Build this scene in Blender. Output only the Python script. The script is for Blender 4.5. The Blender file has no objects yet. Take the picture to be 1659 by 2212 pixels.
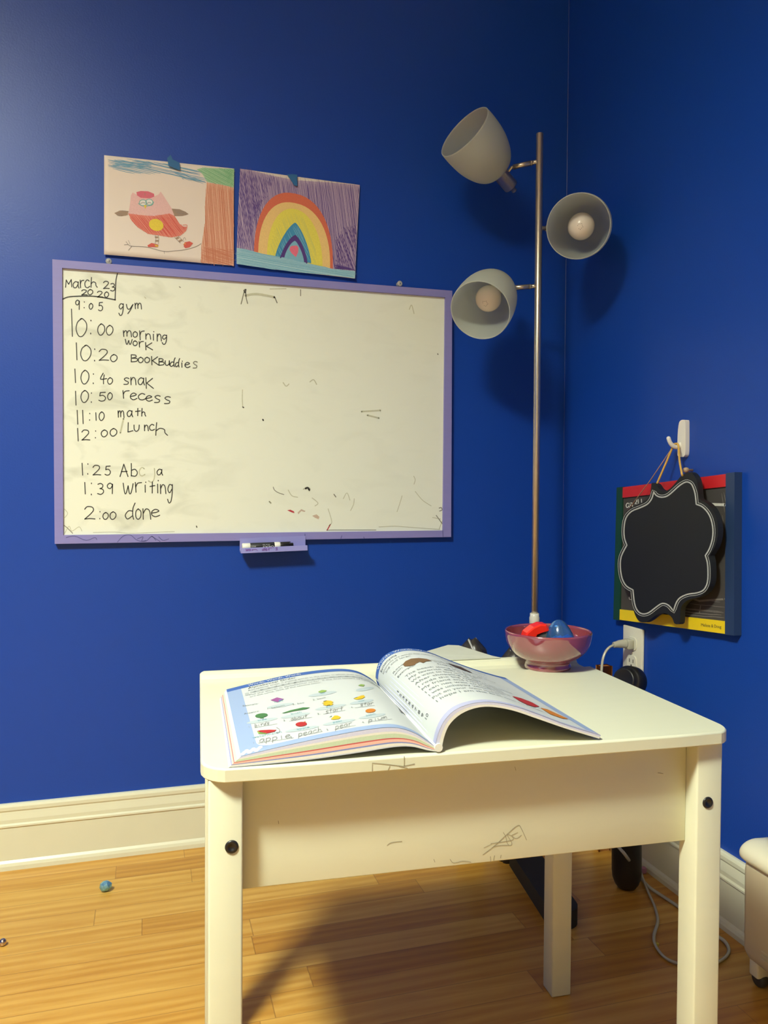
import bpy, bmesh, math, random
import numpy as np
from mathutils import Vector, Matrix

# ------------------------------------------------------------------ camera / light / exposure
W, H = 1659, 2212
F, YAW, PIT, ROL = 1681.248, 0.293526, 0.0235331, 0.0061972
CAM = np.array([-1.0445554, -1.8249741, 0.8119199])
FW = np.array([math.sin(YAW)*math.cos(PIT), math.cos(YAW)*math.cos(PIT), -math.sin(PIT)])
_R = np.array([math.cos(YAW), -math.sin(YAW), 0.0])
_U = np.cross(_R, FW)
RT = _R*math.cos(ROL)+_U*math.sin(ROL)
UP = -_R*math.sin(ROL)+_U*math.cos(ROL)

scene = bpy.context.scene
col = scene.collection
cd = bpy.data.cameras.new('camera')
cd.sensor_fit = 'VERTICAL'; cd.sensor_height = 34.6; cd.lens = F*34.6/H
cd.clip_start = 0.02
co = bpy.data.objects.new('camera', cd); col.objects.link(co)
co.matrix_world = Matrix(((RT[0], UP[0], -FW[0], CAM[0]), (RT[1], UP[1], -FW[1], CAM[1]), (RT[2], UP[2], -FW[2], CAM[2]), (0, 0, 0, 1)))
scene.camera = co

scene.view_settings.view_transform = 'Standard'
scene.view_settings.look = 'None'
scene.view_settings.gamma = 1.0
scene.view_settings.use_curve_mapping = False
scene.view_settings.exposure = 0.0

world = bpy.data.worlds.new('world'); scene.world = world
world.use_nodes = True
world.node_tree.nodes['Background'].inputs[0].default_value = (0.6, 0.7, 1.0, 1)
world.node_tree.nodes['Background'].inputs[1].default_value = 0.0

def add_light(name, kind, loc, energy, color, aim=None, **kw):
    l = bpy.data.lights.new(name, kind); l.energy = energy; l.color = color
    for k, v in kw.items(): setattr(l, k, v)
    o = bpy.data.objects.new(name, l); col.objects.link(o); o.location = loc
    d = Vector(aim)-Vector(loc) if aim else Vector((0, 0, -1))
    o.rotation_euler = d.to_track_quat('-Z', 'Y').to_euler()
    return o
add_light('ceiling_lamp', 'SPOT', (-1.85, -1.80, 2.36), 400, (0.95, 1.03, 0.88), spot_size=math.radians(159), spot_blend=1.0, shadow_soft_size=0.17)
add_light('added_fill_uplight', 'SPOT', (-1.85, -1.80, 2.05), 210, (1.0, 0.97, 0.76), aim=(-1.85, -1.80, 2.44), spot_size=math.radians(150), spot_blend=1.0, shadow_soft_size=0.13)  # added spot without a fixture, bounces warm fill off the ceiling

# ------------------------------------------------------------------ helpers
def proj(P):
    d = np.asarray(P, float)-CAM; z = d@FW
    return np.stack([W/2+F*(d@RT)/z, H/2-F*(d@UP)/z], -1)
def on_plane(u, v, n, d):
    r = FW+(u-W/2)/F*RT-(v-H/2)/F*UP
    n = np.asarray(n, float)
    return CAM+r*((d-CAM@n)/(r@n))
def at(u, v, dep):
    return CAM+(FW+(u-W/2)/F*RT-(v-H/2)/F*UP)*dep

def s2l(c):
    c = c/255.0
    return c/12.92 if c <= .04045 else ((c+.055)/1.055)**2.4
def rgb(r, g, b): return (s2l(r), s2l(g), s2l(b), 1.0)

def mat(name, color, rough=.5, metal=0.0, noise=0.0, nscale=20.0, bump=0.0, bscale=200.0, spec=0.5, coat=0.0, stretch=None):
    m = bpy.data.materials.new(name); m.use_nodes = True
    nt = m.node_tree; b = nt.nodes['Principled BSDF']
    b.inputs['Base Color'].default_value = color
    b.inputs['Roughness'].default_value = rough
    b.inputs['Metallic'].default_value = metal
    b.inputs['Specular IOR Level'].default_value = spec
    b.inputs['Coat Weight'].default_value = coat
    if noise or bump:
        tc = nt.nodes.new('ShaderNodeTexCoord'); src = tc.outputs['Object']
        if stretch:
            mp = nt.nodes.new('ShaderNodeMapping'); mp.inputs['Scale'].default_value = stretch
            nt.links.new(src, mp.inputs['Vector']); src = mp.outputs['Vector']
    if noise:
        n = nt.nodes.new('ShaderNodeTexNoise'); n.inputs['Scale'].default_value = nscale; n.inputs['Detail'].default_value = 4
        nt.links.new(src, n.inputs['Vector'])
        mr = nt.nodes.new('ShaderNodeMapRange'); mr.inputs['To Min'].default_value = 1-noise; mr.inputs['To Max'].default_value = 1+noise*.4
        nt.links.new(n.outputs['Fac'], mr.inputs['Value'])
        mx = nt.nodes.new('ShaderNodeVectorMath'); mx.operation = 'SCALE'
        mx.inputs[0].default_value = color[:3]
        nt.links.new(mr.outputs['Result'], mx.inputs['Scale'])
        nt.links.new(mx.outputs['Vector'], b.inputs['Base Color'])
    if bump:
        n = nt.nodes.new('ShaderNodeTexNoise'); n.inputs['Scale'].default_value = bscale; n.inputs['Detail'].default_value = 3
        nt.links.new(src, n.inputs['Vector'])
        bp = nt.nodes.new('ShaderNodeBump'); bp.inputs['Strength'].default_value = bump; bp.inputs['Distance'].default_value = .002
        nt.links.new(n.outputs['Fac'], bp.inputs['Height']); nt.links.new(bp.outputs['Normal'], b.inputs['Normal'])
    return m

def tag(o, label=None, cat=None, group=None, kind=None):
    if label: o['label'] = label
    if cat: o['category'] = cat
    if group: o['group'] = group
    if kind: o['kind'] = kind
    return o
def thing(name, label, cat, loc=(0, 0, 0), group=None):
    o = bpy.data.objects.new(name, None); o.empty_display_size = .05
    col.objects.link(o); o.location = [float(c) for c in loc]
    return tag(o, label, cat, group)
def world_loc(o):
    v = Vector((0, 0, 0))
    while o: v += o.location; o = o.parent
    return np.array(v)

class MB:
    """collects faces with material slots; vertices in world coordinates"""
    def __init__(s): s.v = []; s.f = []; s.m = []; s.sm = []
    def face(s, pts, m=0, smooth=False):
        i = len(s.v); s.v += [tuple(map(float, p)) for p in pts]; s.f.append(tuple(range(i, i+len(pts)))); s.m.append(m); s.sm.append(smooth)
    def grid(s, rows, m=0, smooth=True, closed=False, flip=False):
        i = len(s.v); nr = len(rows); nc = len(rows[0])
        for r in rows: s.v += [tuple(map(float, p)) for p in r]
        for a in range(nr-1):
            for b in range(nc if closed else nc-1):
                b2 = (b+1) % nc
                q = (i+a*nc+b, i+a*nc+b2, i+(a+1)*nc+b2, i+(a+1)*nc+b)
                s.f.append(q[::-1] if flip else q); s.m.append(m); s.sm.append(smooth)
    def bm(s, b, m=0, smooth=False):
        i = len(s.v); b.verts.ensure_lookup_table(); b.verts.index_update()
        s.v += [tuple(v.co) for v in b.verts]
        for f in b.faces: s.f.append(tuple(i+v.index for v in f.verts)); s.m.append(m); s.sm.append(smooth)
        b.free()
    def box(s, lo, hi, m=0, bev=0.0, seg=2, frame=None):
        b = bmesh.new(); bmesh.ops.create_cube(b, size=1.0)
        lo = np.array(lo, float); hi = np.array(hi, float)
        for v in b.verts:
            v.co = Vector(lo+(hi-lo)*(np.array(v.co)+.5))
        if bev > 0: bmesh.ops.bevel(b, geom=b.edges[:], offset=bev, segments=seg, profile=.5, affect='EDGES')
        if frame is not None:
            O, ax = frame
            for v in b.verts: v.co = Vector(O+v.co.x*ax[0]+v.co.y*ax[1]+v.co.z*ax[2])
        s.bm(b, m, bev > 0)
    def prism(s, outline, off, m=0, mside=None, smooth_side=False, caps=True):
        """outline: 3D points, extruded by vector off"""
        off = np.array(off, float); A = [np.array(p, float) for p in outline]; B = [p+off for p in A]
        if caps: s.face(A[::-1], m); s.face(B, m)
        n = len(A)
        s.grid([A+[A[0]], B+[B[0]]], m if mside is None else mside, smooth_side)
    def lathe(s, prof, org, axis, m=0, seg=32, smooth=True):
        org = np.array(org, float); a = np.array(axis, float); a /= np.linalg.norm(a)
        t = np.array([0, 0, 1.0]) if abs(a[2]) < .9 else np.array([1.0, 0, 0])
        e1 = np.cross(a, t); e1 /= np.linalg.norm(e1); e2 = np.cross(a, e1)
        rows = []
        for r, h in prof:
            rows.append([org+a*h+(e1*math.cos(k*2*math.pi/seg)+e2*math.sin(k*2*math.pi/seg))*r for k in range(seg)])
        s.grid(rows, m, smooth, closed=True)
    def tube(s, path, r, m=0, seg=10, smooth=True, flat=None):
        P = [np.array(p, float) for p in path]; n = len(P)
        T = [P[min(i+1, n-1)]-P[max(i-1, 0)] for i in range(n)]; T = [t/(np.linalg.norm(t)+1e-12) for t in T]
        up = np.array([0, 0, 1.0]) if abs(T[0][2]) < .9 else np.array([1.0, 0, 0])
        e = np.cross(T[0], up); e /= np.linalg.norm(e); rows = []
        for i in range(n):
            e = e-T[i]*(e@T[i]); e /= np.linalg.norm(e); g = np.cross(T[i], e)
            ri = r[i] if isinstance(r, (list, tuple)) else r
            rows.append([P[i]+(e*math.cos(k*2*math.pi/seg)+g*(flat or 1)*math.sin(k*2*math.pi/seg))*ri for k in range(seg)])
        s.grid(rows, m, smooth, closed=True)
        s.face(rows[0][::-1], m); s.face(rows[-1], m)
    def sphere(s, c, r, m=0, seg=24, rings=14, scale=(1, 1, 1)):
        rows = []
        for i in range(rings+1):
            a = math.pi*i/rings
            rows.append([np.array(c)+np.array([r*math.sin(a)*math.cos(b)*scale[0], r*math.sin(a)*math.sin(b)*scale[1], r*math.cos(a)*scale[2]]) for b in [2*math.pi*k/seg for k in range(seg)]])
        s.grid(rows, m, True, closed=True, flip=True)
    def build(s, name, mats, parent=None, label=None, recalc=True):
        off = world_loc(parent) if parent else np.zeros(3)
        me = bpy.data.meshes.new(name)
        me.from_pydata([tuple(np.array(v)-off) for v in s.v], [], s.f)
        for m in (mats if isinstance(mats, (list, tuple)) else [mats]): me.materials.append(m)
        me.polygons.foreach_set('material_index', s.m); me.polygons.foreach_set('use_smooth', s.sm)
        b = bmesh.new(); b.from_mesh(me)
        bmesh.ops.remove_doubles(b, verts=b.verts, dist=1e-6)
        if recalc: bmesh.ops.recalc_face_normals(b, faces=b.faces)
        b.to_mesh(me); b.free(); me.update()
        o = bpy.data.objects.new(name, me); col.objects.link(o)
        if parent: o.parent = parent
        if label: o['label'] = label
        return o

def crom(pts, n=6, closed=False):
    P = [np.array(p, float) for p in pts]; out = []
    m = len(P)
    if m < 3 and not closed: return P
    for i in range(m if closed else m-1):
        if closed: p0, p1, p2, p3 = P[(i-1) % m], P[i], P[(i+1) % m], P[(i+2) % m]
        else: p0, p1, p2, p3 = P[max(i-1, 0)], P[i], P[i+1], P[min(i+2, m-1)]
        for k in range(n):
            t = k/n
            out.append(.5*((2*p1)+(-p0+p2)*t+(2*p0-5*p1+4*p2-p3)*t*t+(-p0+3*p1-3*p2+p3)*t**3))
    if not closed: out.append(P[-1])
    return out

def ribbon(mb, S, pts, width, layer, m, closed=False, taper=False):
    """flat ink stroke; pts in picture pixels on the surface S"""
    P = [np.array(p, float) for p in pts]; n = len(P)
    if n < 2: return
    L = []; R = []
    for i in range(n):
        a = P[i-1] if (i > 0 or closed) else P[i]; b = P[(i+1) % n] if (i < n-1 or closed) else P[i]
        t = b-a; l = np.linalg.norm(t); t = t/l if l > 1e-9 else np.array([1.0, 0])
        nn = np.array([-t[1], t[0]]); w = width/2
        if taper and (i == 0 or i == n-1): w *= .35
        L.append(P[i]+nn*w); R.append(P[i]-nn*w)
    if closed: L.append(L[0]); R.append(R[0])
    mb.grid([[S(p[0], p[1], layer) for p in L], [S(p[0], p[1], layer) for p in R]], m, False)
    if not closed and not taper:
        for c in (P[0], P[-1]):
            mb.face([S(c[0]+width/2*math.cos(k*math.pi/4), c[1]+width/2*math.sin(k*math.pi/4), layer) for k in range(8)], m)
def tess(pts, maxlen):
    b = bmesh.new(); vs = [b.verts.new((float(p[0]), float(p[1]), 0)) for p in pts]
    try: b.faces.new(vs)
    except ValueError: pass
    bmesh.ops.triangulate(b, faces=b.faces[:])
    for _ in range(6):
        es = [e for e in b.edges if e.calc_length() > maxlen]
        if not es: break
        bmesh.ops.subdivide_edges(b, edges=es, cuts=1); bmesh.ops.triangulate(b, faces=[f for f in b.faces if len(f.verts) > 3])
    b.verts.index_update(); V = [(v.co.x, v.co.y) for v in b.verts]; Fc = [tuple(v.index for v in f.verts) for f in b.faces]; b.free()
    return V, Fc
def poly(mb, S, pts, layer, m, maxlen=14.0):
    V, Fc = tess(pts, maxlen); i = len(mb.v)
    mb.v += [tuple(map(float, S(p[0], p[1], layer))) for p in V]
    for f in Fc: mb.f.append(tuple(i+k for k in f)); mb.m.append(m); mb.sm.append(True)

def hatch(mb, S, pg, ang, step, width, layer, m, rnd, jit=1.0, skip=0.0):
    ca, sa = math.cos(ang), math.sin(ang)
    Q = [(p[0]*ca+p[1]*sa, -p[0]*sa+p[1]*ca) for p in pg]
    y = min(q[1] for q in Q)+step*.5; ym = max(q[1] for q in Q); n = len(Q)
    while y < ym:
        xs = []
        for i in range(n):
            (x1, y1), (x2, y2) = Q[i], Q[(i+1) % n]
            if (y1 > y) != (y2 > y): xs.append(x1+(y-y1)/(y2-y1)*(x2-x1))
        xs.sort()
        for k in range(0, len(xs)-1, 2):
            if rnd.random() < skip: continue
            a, b = xs[k]+rnd.uniform(-jit, jit), xs[k+1]+rnd.uniform(-jit, jit)
            if b-a < 1.0: continue
            N = max(2, int((b-a)/12)+1); y0 = y+rnd.uniform(-.4, .4)*step; y1 = y+rnd.uniform(-.4, .4)*step
            pts = []
            for q in range(N+1):
                X = a+(b-a)*q/N; Y = y0+(y1-y0)*q/N+rnd.uniform(-.15, .15)*step
                pts.append((X*ca-Y*sa, X*sa+Y*ca))
            ribbon(mb, S, pts, width*rnd.uniform(.6, 1.25), layer, m, taper=True)
        y += step*rnd.uniform(.7, 1.3)

# single stroke letters, unit box (x right, y up, 0 = baseline or bottom of the given box, 1 = top)
GL = {
 '0': [[(.5, 1), (.15, .8), (.02, .4), (.25, .03), (.6, .02), (.95, .35), (.95, .75), (.6, 1), (.4, .98)]],
 '1': [[(.4, 1), (.5, .5), (.6, 0)]],
 '2': [[(.05, .8), (.3, 1), (.75, .95), (.85, .7), (.5, .35), (.05, .02)], [(.05, .02), (.5, .06), (1, .03)]],
 '3': [[(.1, .92), (.5, 1), (.85, .85), (.75, .62), (.4, .53)], [(.4, .53), (.85, .45), (.95, .2), (.55, 0), (.05, .08)]],
 '4': [[(.45, 1), (.05, .45), (.95, .5)], [(.6, .85), (.5, .4), (.5, 0)]],
 '5': [[(.9, 1), (.25, .97)], [(.25, .97), (.18, .6)], [(.18, .6), (.6, .65), (.92, .4), (.8, .1), (.4, 0), (.05, .1)]],
 '9': [[(.9, .85), (.5, 1), (.1, .8), (.2, .55), (.6, .5), (.9, .8)], [(.92, .9), (.9, .4), (.88, 0)]],
 ':': [[(.5, .95), (.52, .9)], [(.45, .08), (.47, .02)]],
 'A': [[(0, 0), (.45, 1)], [(.45, 1), (.95, 0)], [(.15, .4), (.85, .42)]],
 'B': [[(.1, 1), (.1, 0)], [(.1, 1), (.7, .95), (.8, .7), (.2, .52)], [(.2, .52), (.95, .45), (.9, .1), (.1, 0)]],
 'K': [[(.1, 1), (.15, 0)], [(.9, .95), (.2, .5)], [(.2, .5), (1, 0)]],
 'L': [[(.15, 1), (.1, .02)], [(.1, .02), (1, .15)]],
 'M': [[(.05, 0), (.15, .95)], [(.15, .95), (.5, .4)], [(.5, .4), (.9, 1)], [(.9, 1), (.98, .05)]],
 'U': [[(0, 1), (.05, .3), (.4, 0), (.8, .3), (.9, 1)]],
 'a': [[(.85, .85), (.45, 1), (.08, .6), (.2, .1), (.55, .1), (.85, .6)], [(.88, .95), (.85, .4), (1, 0)]],
 'b': [[(.1, 1), (.12, .5), (.1, .02)], [(.1, .45), (.6, .55), (.95, .3), (.7, .02), (.1, .05)]],
 'c': [[(.9, .85), (.5, 1), (.08, .6), (.2, .12), (.6, 0), (1, .18)]],
 'd': [[(.75, .5), (.35, .52), (.03, .25), (.25, .02), (.7, .2)], [(1, 1), (.8, .7), (.75, .3), (.85, 0)]],
 'e': [[(.08, .5), (.6, .6), (.9, .8), (.5, 1), (.1, .7), (.1, .25), (.5, 0), (1, .2)]],
 'g': [[(.85, .95), (.4, 1), (.1, .75), (.4, .55), (.8, .75)], [(.88, 1), (.85, .5), (.65, .1), (.3, 0), (.05, .2)]],
 'h': [[(.15, 1), (.1, .5), (.08, 0)], [(.1, .35), (.4, .55), (.75, .45), (.8, .2), (1, 0)]],
 'i': [[(.4, .7), (.45, 0)], [(.6, 1), (.62, .95)]],
 'j': [[(.75, 1), (.8, .6), (.7, .2), (.4, 0), (0, .1)]],
 'k': [[(.1, 1), (.1, 0)], [(.9, .75), (.15, .4)], [(.15, .4), (.95, 0)]],
 'm': [[(.02, .95), (.08, .05)], [(.06, .6), (.25, .95), (.42, .8), (.45, .1)], [(.45, .6), (.65, .95), (.88, .8), (.98, 0)]],
 'n': [[(.05, 1), (.08, 0)], [(.08, .55), (.4, .98), (.8, .8), (.95, 0)]],
 'o': [[(.5, 1), (.1, .75), (.08, .25), (.45, 0), (.9, .25), (.92, .75), (.45, .98)]],
 'r': [[(.1, 1), (.2, 0)], [(.15, .5), (.4, .9), (.95, .98)]],
 's': [[(.95, .9), (.5, 1), (.12, .8), (.4, .55), (.85, .35), (.7, .05), (.05, .02)]],
 't': [[(.5, 1), (.48, .05)], [(.02, .6), (1, .68)]],
 'u': [[(.02, 1), (.05, .3), (.4, .02), (.85, .4), (.88, 1)], [(.88, .9), (.9, .3), (1, .02)]],
 'w': [[(0, 1), (.15, .1), (.3, .05), (.5, .75)], [(.5, .75), (.62, .05), (.8, .1), (1, .95)]],
 'y': [[(.05, 1), (.2, .55), (.5, .5), (.85, .9)], [(.95, 1), (.6, .4), (.25, 0)]],
 '/': [[(.9, 1), (0, 0)]],
 'l': [[(.5, 1), (.5, .5), (.55, 0)]],
 'p': [[(.1, .95), (.05, -.6)], [(.1, .85), (.5, 1), (.9, .7), (.6, .1), (.1, .1)]],
}
def letters(mb, S, spec, cx, cy, sc, width, layer, m):
    for ch, x0, x1, y0, y1 in spec:
        for st in GL[ch]:
            pts = crom([(cx+(x0+a*(x1-x0))/sc, cy+(y1-b*(y1-y0))/sc) for a, b in st], 5)
            ribbon(mb, S, pts, width, layer, m)

_tc = {}
def text_mesh(s):
    """outline of a typed string: 2D verts, faces, width (cap height about 0.7)"""
    if s in _tc: return _tc[s]
    c = bpy.data.curves.new('tmp', 'FONT'); c.body = s; c.size = 1.0; c.resolution_u = 2
    o = bpy.data.objects.new('tmp', c); col.objects.link(o)
    dg = bpy.context.evaluated_depsgraph_get(); dg.update()
    me = o.evaluated_get(dg).to_mesh()
    V = [(v.co.x, v.co.y) for v in me.vertices]; Fc = [tuple(p.vertices) for p in me.polygons]
    o.evaluated_get(dg).to_mesh_clear()
    bpy.data.objects.remove(o); bpy.data.curves.remove(c)
    w = max([v[0] for v in V] or [1]); _tc[s] = (V, Fc, w); return _tc[s]
def text_on(mb, fn, s, m):
    """fn(xfrac, y) -> world point; xfrac 0..1 along the line, y in units of size"""
    V, Fc, w = text_mesh(s); i = len(mb.v)
    mb.v += [tuple(map(float, fn(v[0]/w, v[1]))) for v in V]
    for f in Fc: mb.f.append(tuple(i+k for k in f)); mb.m.append(m); mb.sm.append(False)

# ------------------------------------------------------------------ materials
M_wall = mat('blue_satin_wall_paint', (0.0050, 0.055, 0.375, 1), .40, bump=.12, bscale=260, spec=.42)
M_ceil = mat('white_ceiling_paint', rgb(238, 234, 224), .8, bump=.1)
M_trim = mat('cream_gloss_trim_paint', rgb(222, 220, 194), .32, noise=.05, nscale=14)
M_white = mat('white_desk_paint', rgb(214, 214, 188), .38, noise=.035, nscale=9, bump=.05, bscale=30, stretch=(1, 6, 6))
M_black = mat('black_plastic', rgb(24, 24, 25), .38, noise=.1)
M_pencil = mat('pencil_graphite', rgb(164, 156, 128), .6, noise=.3, nscale=200)
M_pencil2 = mat('faint_pencil_graphite', rgb(176, 166, 138), .6, noise=.3, nscale=200)
M_nickel = mat('brushed_nickel', (0.66, 0.59, 0.48, 1), .33, metal=.92, noise=.15, nscale=60, stretch=(8, 8, .4))
M_purple = mat('lavender_painted_wood', rgb(140, 136, 200), .5, noise=.08, nscale=18, stretch=(1, 1, 6))
M_ink = mat('dry_erase_ink', rgb(58, 58, 54), .5, noise=.2, nscale=300)
M_inkf = mat('half_wiped_ink', rgb(204, 205, 178), .5, noise=.2, nscale=300)
M_inkm = mat('thin_ink', rgb(136, 136, 118), .5, noise=.2, nscale=300)
M_redm = mat('red_ink', rgb(190, 60, 72), .5, noise=.2, nscale=300)
M_pinkm = mat('wiped_pink_ink', rgb(208, 186, 164), .5, noise=.2, nscale=300)

def board_material():
    m = mat('whiteboard_enamel', rgb(236, 234, 212), .30)
    nt = m.node_tree; b = nt.nodes['Principled BSDF']
    tc = nt.nodes.new('ShaderNodeTexCoord')
    mp = nt.nodes.new('ShaderNodeMapping'); mp.inputs['Scale'].default_value = (6, 6, 14); mp.inputs['Rotation'].default_value = (0, .5, 0)
    n = nt.nodes.new('ShaderNodeTexNoise'); n.inputs['Scale'].default_value = 1.6; n.inputs['Detail'].default_value = 6; n.inputs['Distortion'].default_value = .8
    nt.links.new(tc.outputs['Object'], mp.inputs['Vector']); nt.links.new(mp.outputs['Vector'], n.inputs['Vector'])
    r = nt.nodes.new('ShaderNodeMapRange'); r.inputs['From Min'].default_value = .52; r.inputs['From Max'].default_value = .75
    nt.links.new(n.outputs['Fac'], r.inputs['Value'])
    # the wiped smears lie where the schedule is written (left third of the board)
    sx = nt.nodes.new('ShaderNodeSeparateXYZ'); nt.links.new(tc.outputs['Object'], sx.inputs['Vector'])
    r2 = nt.nodes.new('ShaderNodeMapRange'); r2.inputs['From Min'].default_value = .40; r2.inputs['From Max'].default_value = .15; r2.inputs['To Min'].default_value = .10; r2.inputs['To Max'].default_value = .62
    nt.links.new(sx.outputs['X'], r2.inputs['Value'])
    mu = nt.nodes.new('ShaderNodeMath'); mu.operation = 'MULTIPLY'
    nt.links.new(r.outputs['Result'], mu.inputs[0]); nt.links.new(r2.outputs['Result'], mu.inputs[1])
    mx = nt.nodes.new('ShaderNodeMix'); mx.data_type = 'RGBA'
    mx.inputs['A'].default_value = rgb(238, 242, 226); mx.inputs['B'].default_value = rgb(192, 196, 178)
    nt.links.new(mu.outputs['Value'], mx.inputs['Factor']); nt.links.new(mx.outputs['Result'], b.inputs['Base Color'])
    return m

def floor_material():
    m = bpy.data.materials.new('oak_strip_flooring'); m.use_nodes = True
    nt = m.node_tree; b = nt.nodes['Principled BSDF']; N = nt.nodes.new; L = nt.links.new
    tc = N('ShaderNodeTexCoord')
    sep = N('ShaderNodeSeparateXYZ'); L(tc.outputs['Object'], sep.inputs['Vector'])
    def math_(op, a, c=None, **k):
        n = N('ShaderNodeMath'); n.operation = op
        for i, x in enumerate((a, c)):
            if x is None: continue
            if isinstance(x, (int, float)): n.inputs[i].default_value = x
            else: L(x, n.inputs[i])
        return n.outputs['Value']
    row = math_('FLOOR', math_('DIVIDE', sep.outputs['Y'], .0585))
    wn = N('ShaderNodeTexWhiteNoise'); wn.noise_dimensions = '1D'; L(row, wn.inputs['W'])
    xo = math_('ADD', sep.outputs['X'], math_('MULTIPLY', wn.outputs['Value'], 3.1))
    ln = math_('ADD', .42, math_('MULTIPLY', wn.outputs['Value'], .25))
    cx = math_('DIVIDE', xo, ln); cell = math_('FLOOR', cx)
    cmb = N('ShaderNodeCombineXYZ'); L(cell, cmb.inputs[0]); L(row, cmb.inputs[1])
    w2 = N('ShaderNodeTexWhiteNoise'); w2.noise_dimensions = '2D'; L(cmb.outputs['Vector'], w2.inputs['Vector'])
    # grain, stretched along the strip and shifted per strip
    ofs = N('ShaderNodeVectorMath'); ofs.operation = 'SCALE'; L(w2.outputs['Color'], ofs.inputs[0]); ofs.inputs['Scale'].default_value = 7.0
    add = N('ShaderNodeVectorMath'); add.operation = 'ADD'; L(tc.outputs['Object'], add.inputs[0]); L(ofs.outputs['Vector'], add.inputs[1])
    mp = N('ShaderNodeMapping'); mp.inputs['Scale'].default_value = (2.2, 24, 1); L(add.outputs['Vector'], mp.inputs['Vector'])
    g1 = N('ShaderNodeTexNoise'); g1.inputs['Scale'].default_value = 1.4; g1.inputs['Detail'].default_value = 5; g1.inputs['Distortion'].default_value = 2.2; L(mp.outputs['Vector'], g1.inputs['Vector'])
    mp2 = N('ShaderNodeMapping'); mp2.inputs['Scale'].default_value = (1.1, 15, 1); L(add.outputs['Vector'], mp2.inputs['Vector'])
    g2 = N('ShaderNodeTexWave'); g2.bands_direction = 'Y'; g2.inputs['Scale'].default_value = .8; g2.inputs['Distortion'].default_value = 11.0; g2.inputs['Detail'].default_value = 2.5; g2.inputs['Detail Scale'].default_value = .8
    L(mp2.outputs['Vector'], g2.inputs['Vector'])
    mp3 = N('ShaderNodeMapping'); mp3.inputs['Scale'].default_value = (9, 260, 1); L(add.outputs['Vector'], mp3.inputs['Vector'])
    g3 = N('ShaderNodeTexNoise'); g3.inputs['Scale'].default_value = 1.0; g3.inputs['Detail'].default_value = 3; L(mp3.outputs['Vector'], g3.inputs['Vector'])
    v = math_('ADD', math_('ADD', .06, math_('MULTIPLY', w2.outputs['Value'], .50)), math_('MULTIPLY', g1.outputs['Fac'], .62))
    v = math_('ADD', v, math_('MULTIPLY', g2.outputs['Fac'], .22))
    v = math_('ADD', v, math_('MULTIPLY', g3.outputs['Fac'], .12))
    cr = N('ShaderNodeValToRGB'); L(math_('SUBTRACT', v, .22), cr.inputs['Fac'])
    e = cr.color_ramp.elements
    e[0].position = .05; e[0].color = rgb(158, 100, 30); e[1].position = .98; e[1].color = rgb(216, 170, 84)
    k = cr.color_ramp.elements.new(.5); k.color = rgb(192, 138, 52)
    # joints between strips and at strip ends
    fy = math_('FRACT', math_('DIVIDE', sep.outputs['Y'], .0585))
    jy = math_('LESS_THAN', math_('MINIMUM', fy, math_('SUBTRACT', 1.0, fy)), .012)
    fx = math_('FRACT', cx)
    jx = math_('LESS_THAN', math_('MINIMUM', fx, math_('SUBTRACT', 1.0, fx)), .0016)
    j = math_('MULTIPLY', math_('MAXIMUM', jy, jx), .45)
    mx = N('ShaderNodeMix'); mx.data_type = 'RGBA'; L(j, mx.inputs['Factor']); L(cr.outputs['Color'], mx.inputs['A']); mx.inputs['B'].default_value = rgb(104, 66, 30)
    L(mx.outputs['Result'], b.inputs['Base Color'])
    b.inputs['Roughness'].default_value = .34
    bp = N('ShaderNodeBump'); bp.inputs['Strength'].default_value = .12; bp.inputs['Distance'].default_value = .001; L(math_('SUBTRACT', g3.outputs['Fac'], math_('MAXIMUM', jy, jx)), bp.inputs['Height']); L(bp.outputs['Normal'], b.inputs['Normal'])
    return m
M_floor = floor_material()
M_board = board_material()

# ------------------------------------------------------------------ room shell
XL, YF, ZC = -3.3, -3.7, 2.44
def shell(name, lo, hi, m):
    b = MB(); b.box(lo, hi); return tag(b.build(name, m), kind='structure')
shell('floor', (XL-.1, YF-.1, -.08), (.1, .1, 0), M_floor)
shell('ceiling', (XL-.1, YF-.1, ZC), (.1, .1, ZC+.08), M_ceil)
shell('wall_back', (XL-.1, 0, 0), (.1, .1, ZC), M_wall)
shell('wall_right', (0, YF-.1, 0), (.1, .0, ZC), M_wall)
shell('wall_left', (XL-.1, YF, 0), (XL, 0, ZC), M_wall)
shell('wall_front', (XL-.1, YF-.1, 0), (0, YF, ZC), mat('warm_beige_wall_paint', rgb(216, 204, 170), .6, bump=.1))
PROF = [(0, 0), (.018, 0), (.018, .009), (.016, .015), (.0125, .020), (.0125, .0905), (.0150, .0925), (.0150, .0960), (.0115, .0990), (.0118, .107), (.0095, .118), (.0085, .1235), (.0105, .127), (.0105, .1340), (.0085, .1385), (.005, .140), (0, .140)]
def baseboard(name, A, B, n):
    b = MB(); A = np.array(A, float); B = np.array(B, float); n = np.array(n, float); z = np.array([0, 0, 1.0])
    pa = [A+n*o+z*h for o, h in PROF]; pb = [B+n*o+z*h for o, h in PROF]
    b.grid([pa+[pa[0]], pb+[pb[0]]], 0, False); b.face(pa); b.face(pb[::-1])
    return tag(b.build(name, M_trim), kind='structure')
baseboard('baseboard_back', (XL, 0, 0), (0, 0, 0), (0, -1, 0))
baseboard('baseboard_right', (0, -.0001, 0), (0, YF, 0), (-1, 0, 0))
baseboard('baseboard_left', (XL, 0, 0), (XL, YF, 0), (1, 0, 0))
b = MB(); b.prism([(0, 0, .14), (-.0012, 0, .14), (0, -.0012, .14)], (0, 0, ZC-.14))
tag(b.build('trim_1', mat('corner_caulk', rgb(30, 58, 140), .4, noise=.3, nscale=12)), kind='structure')

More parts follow.
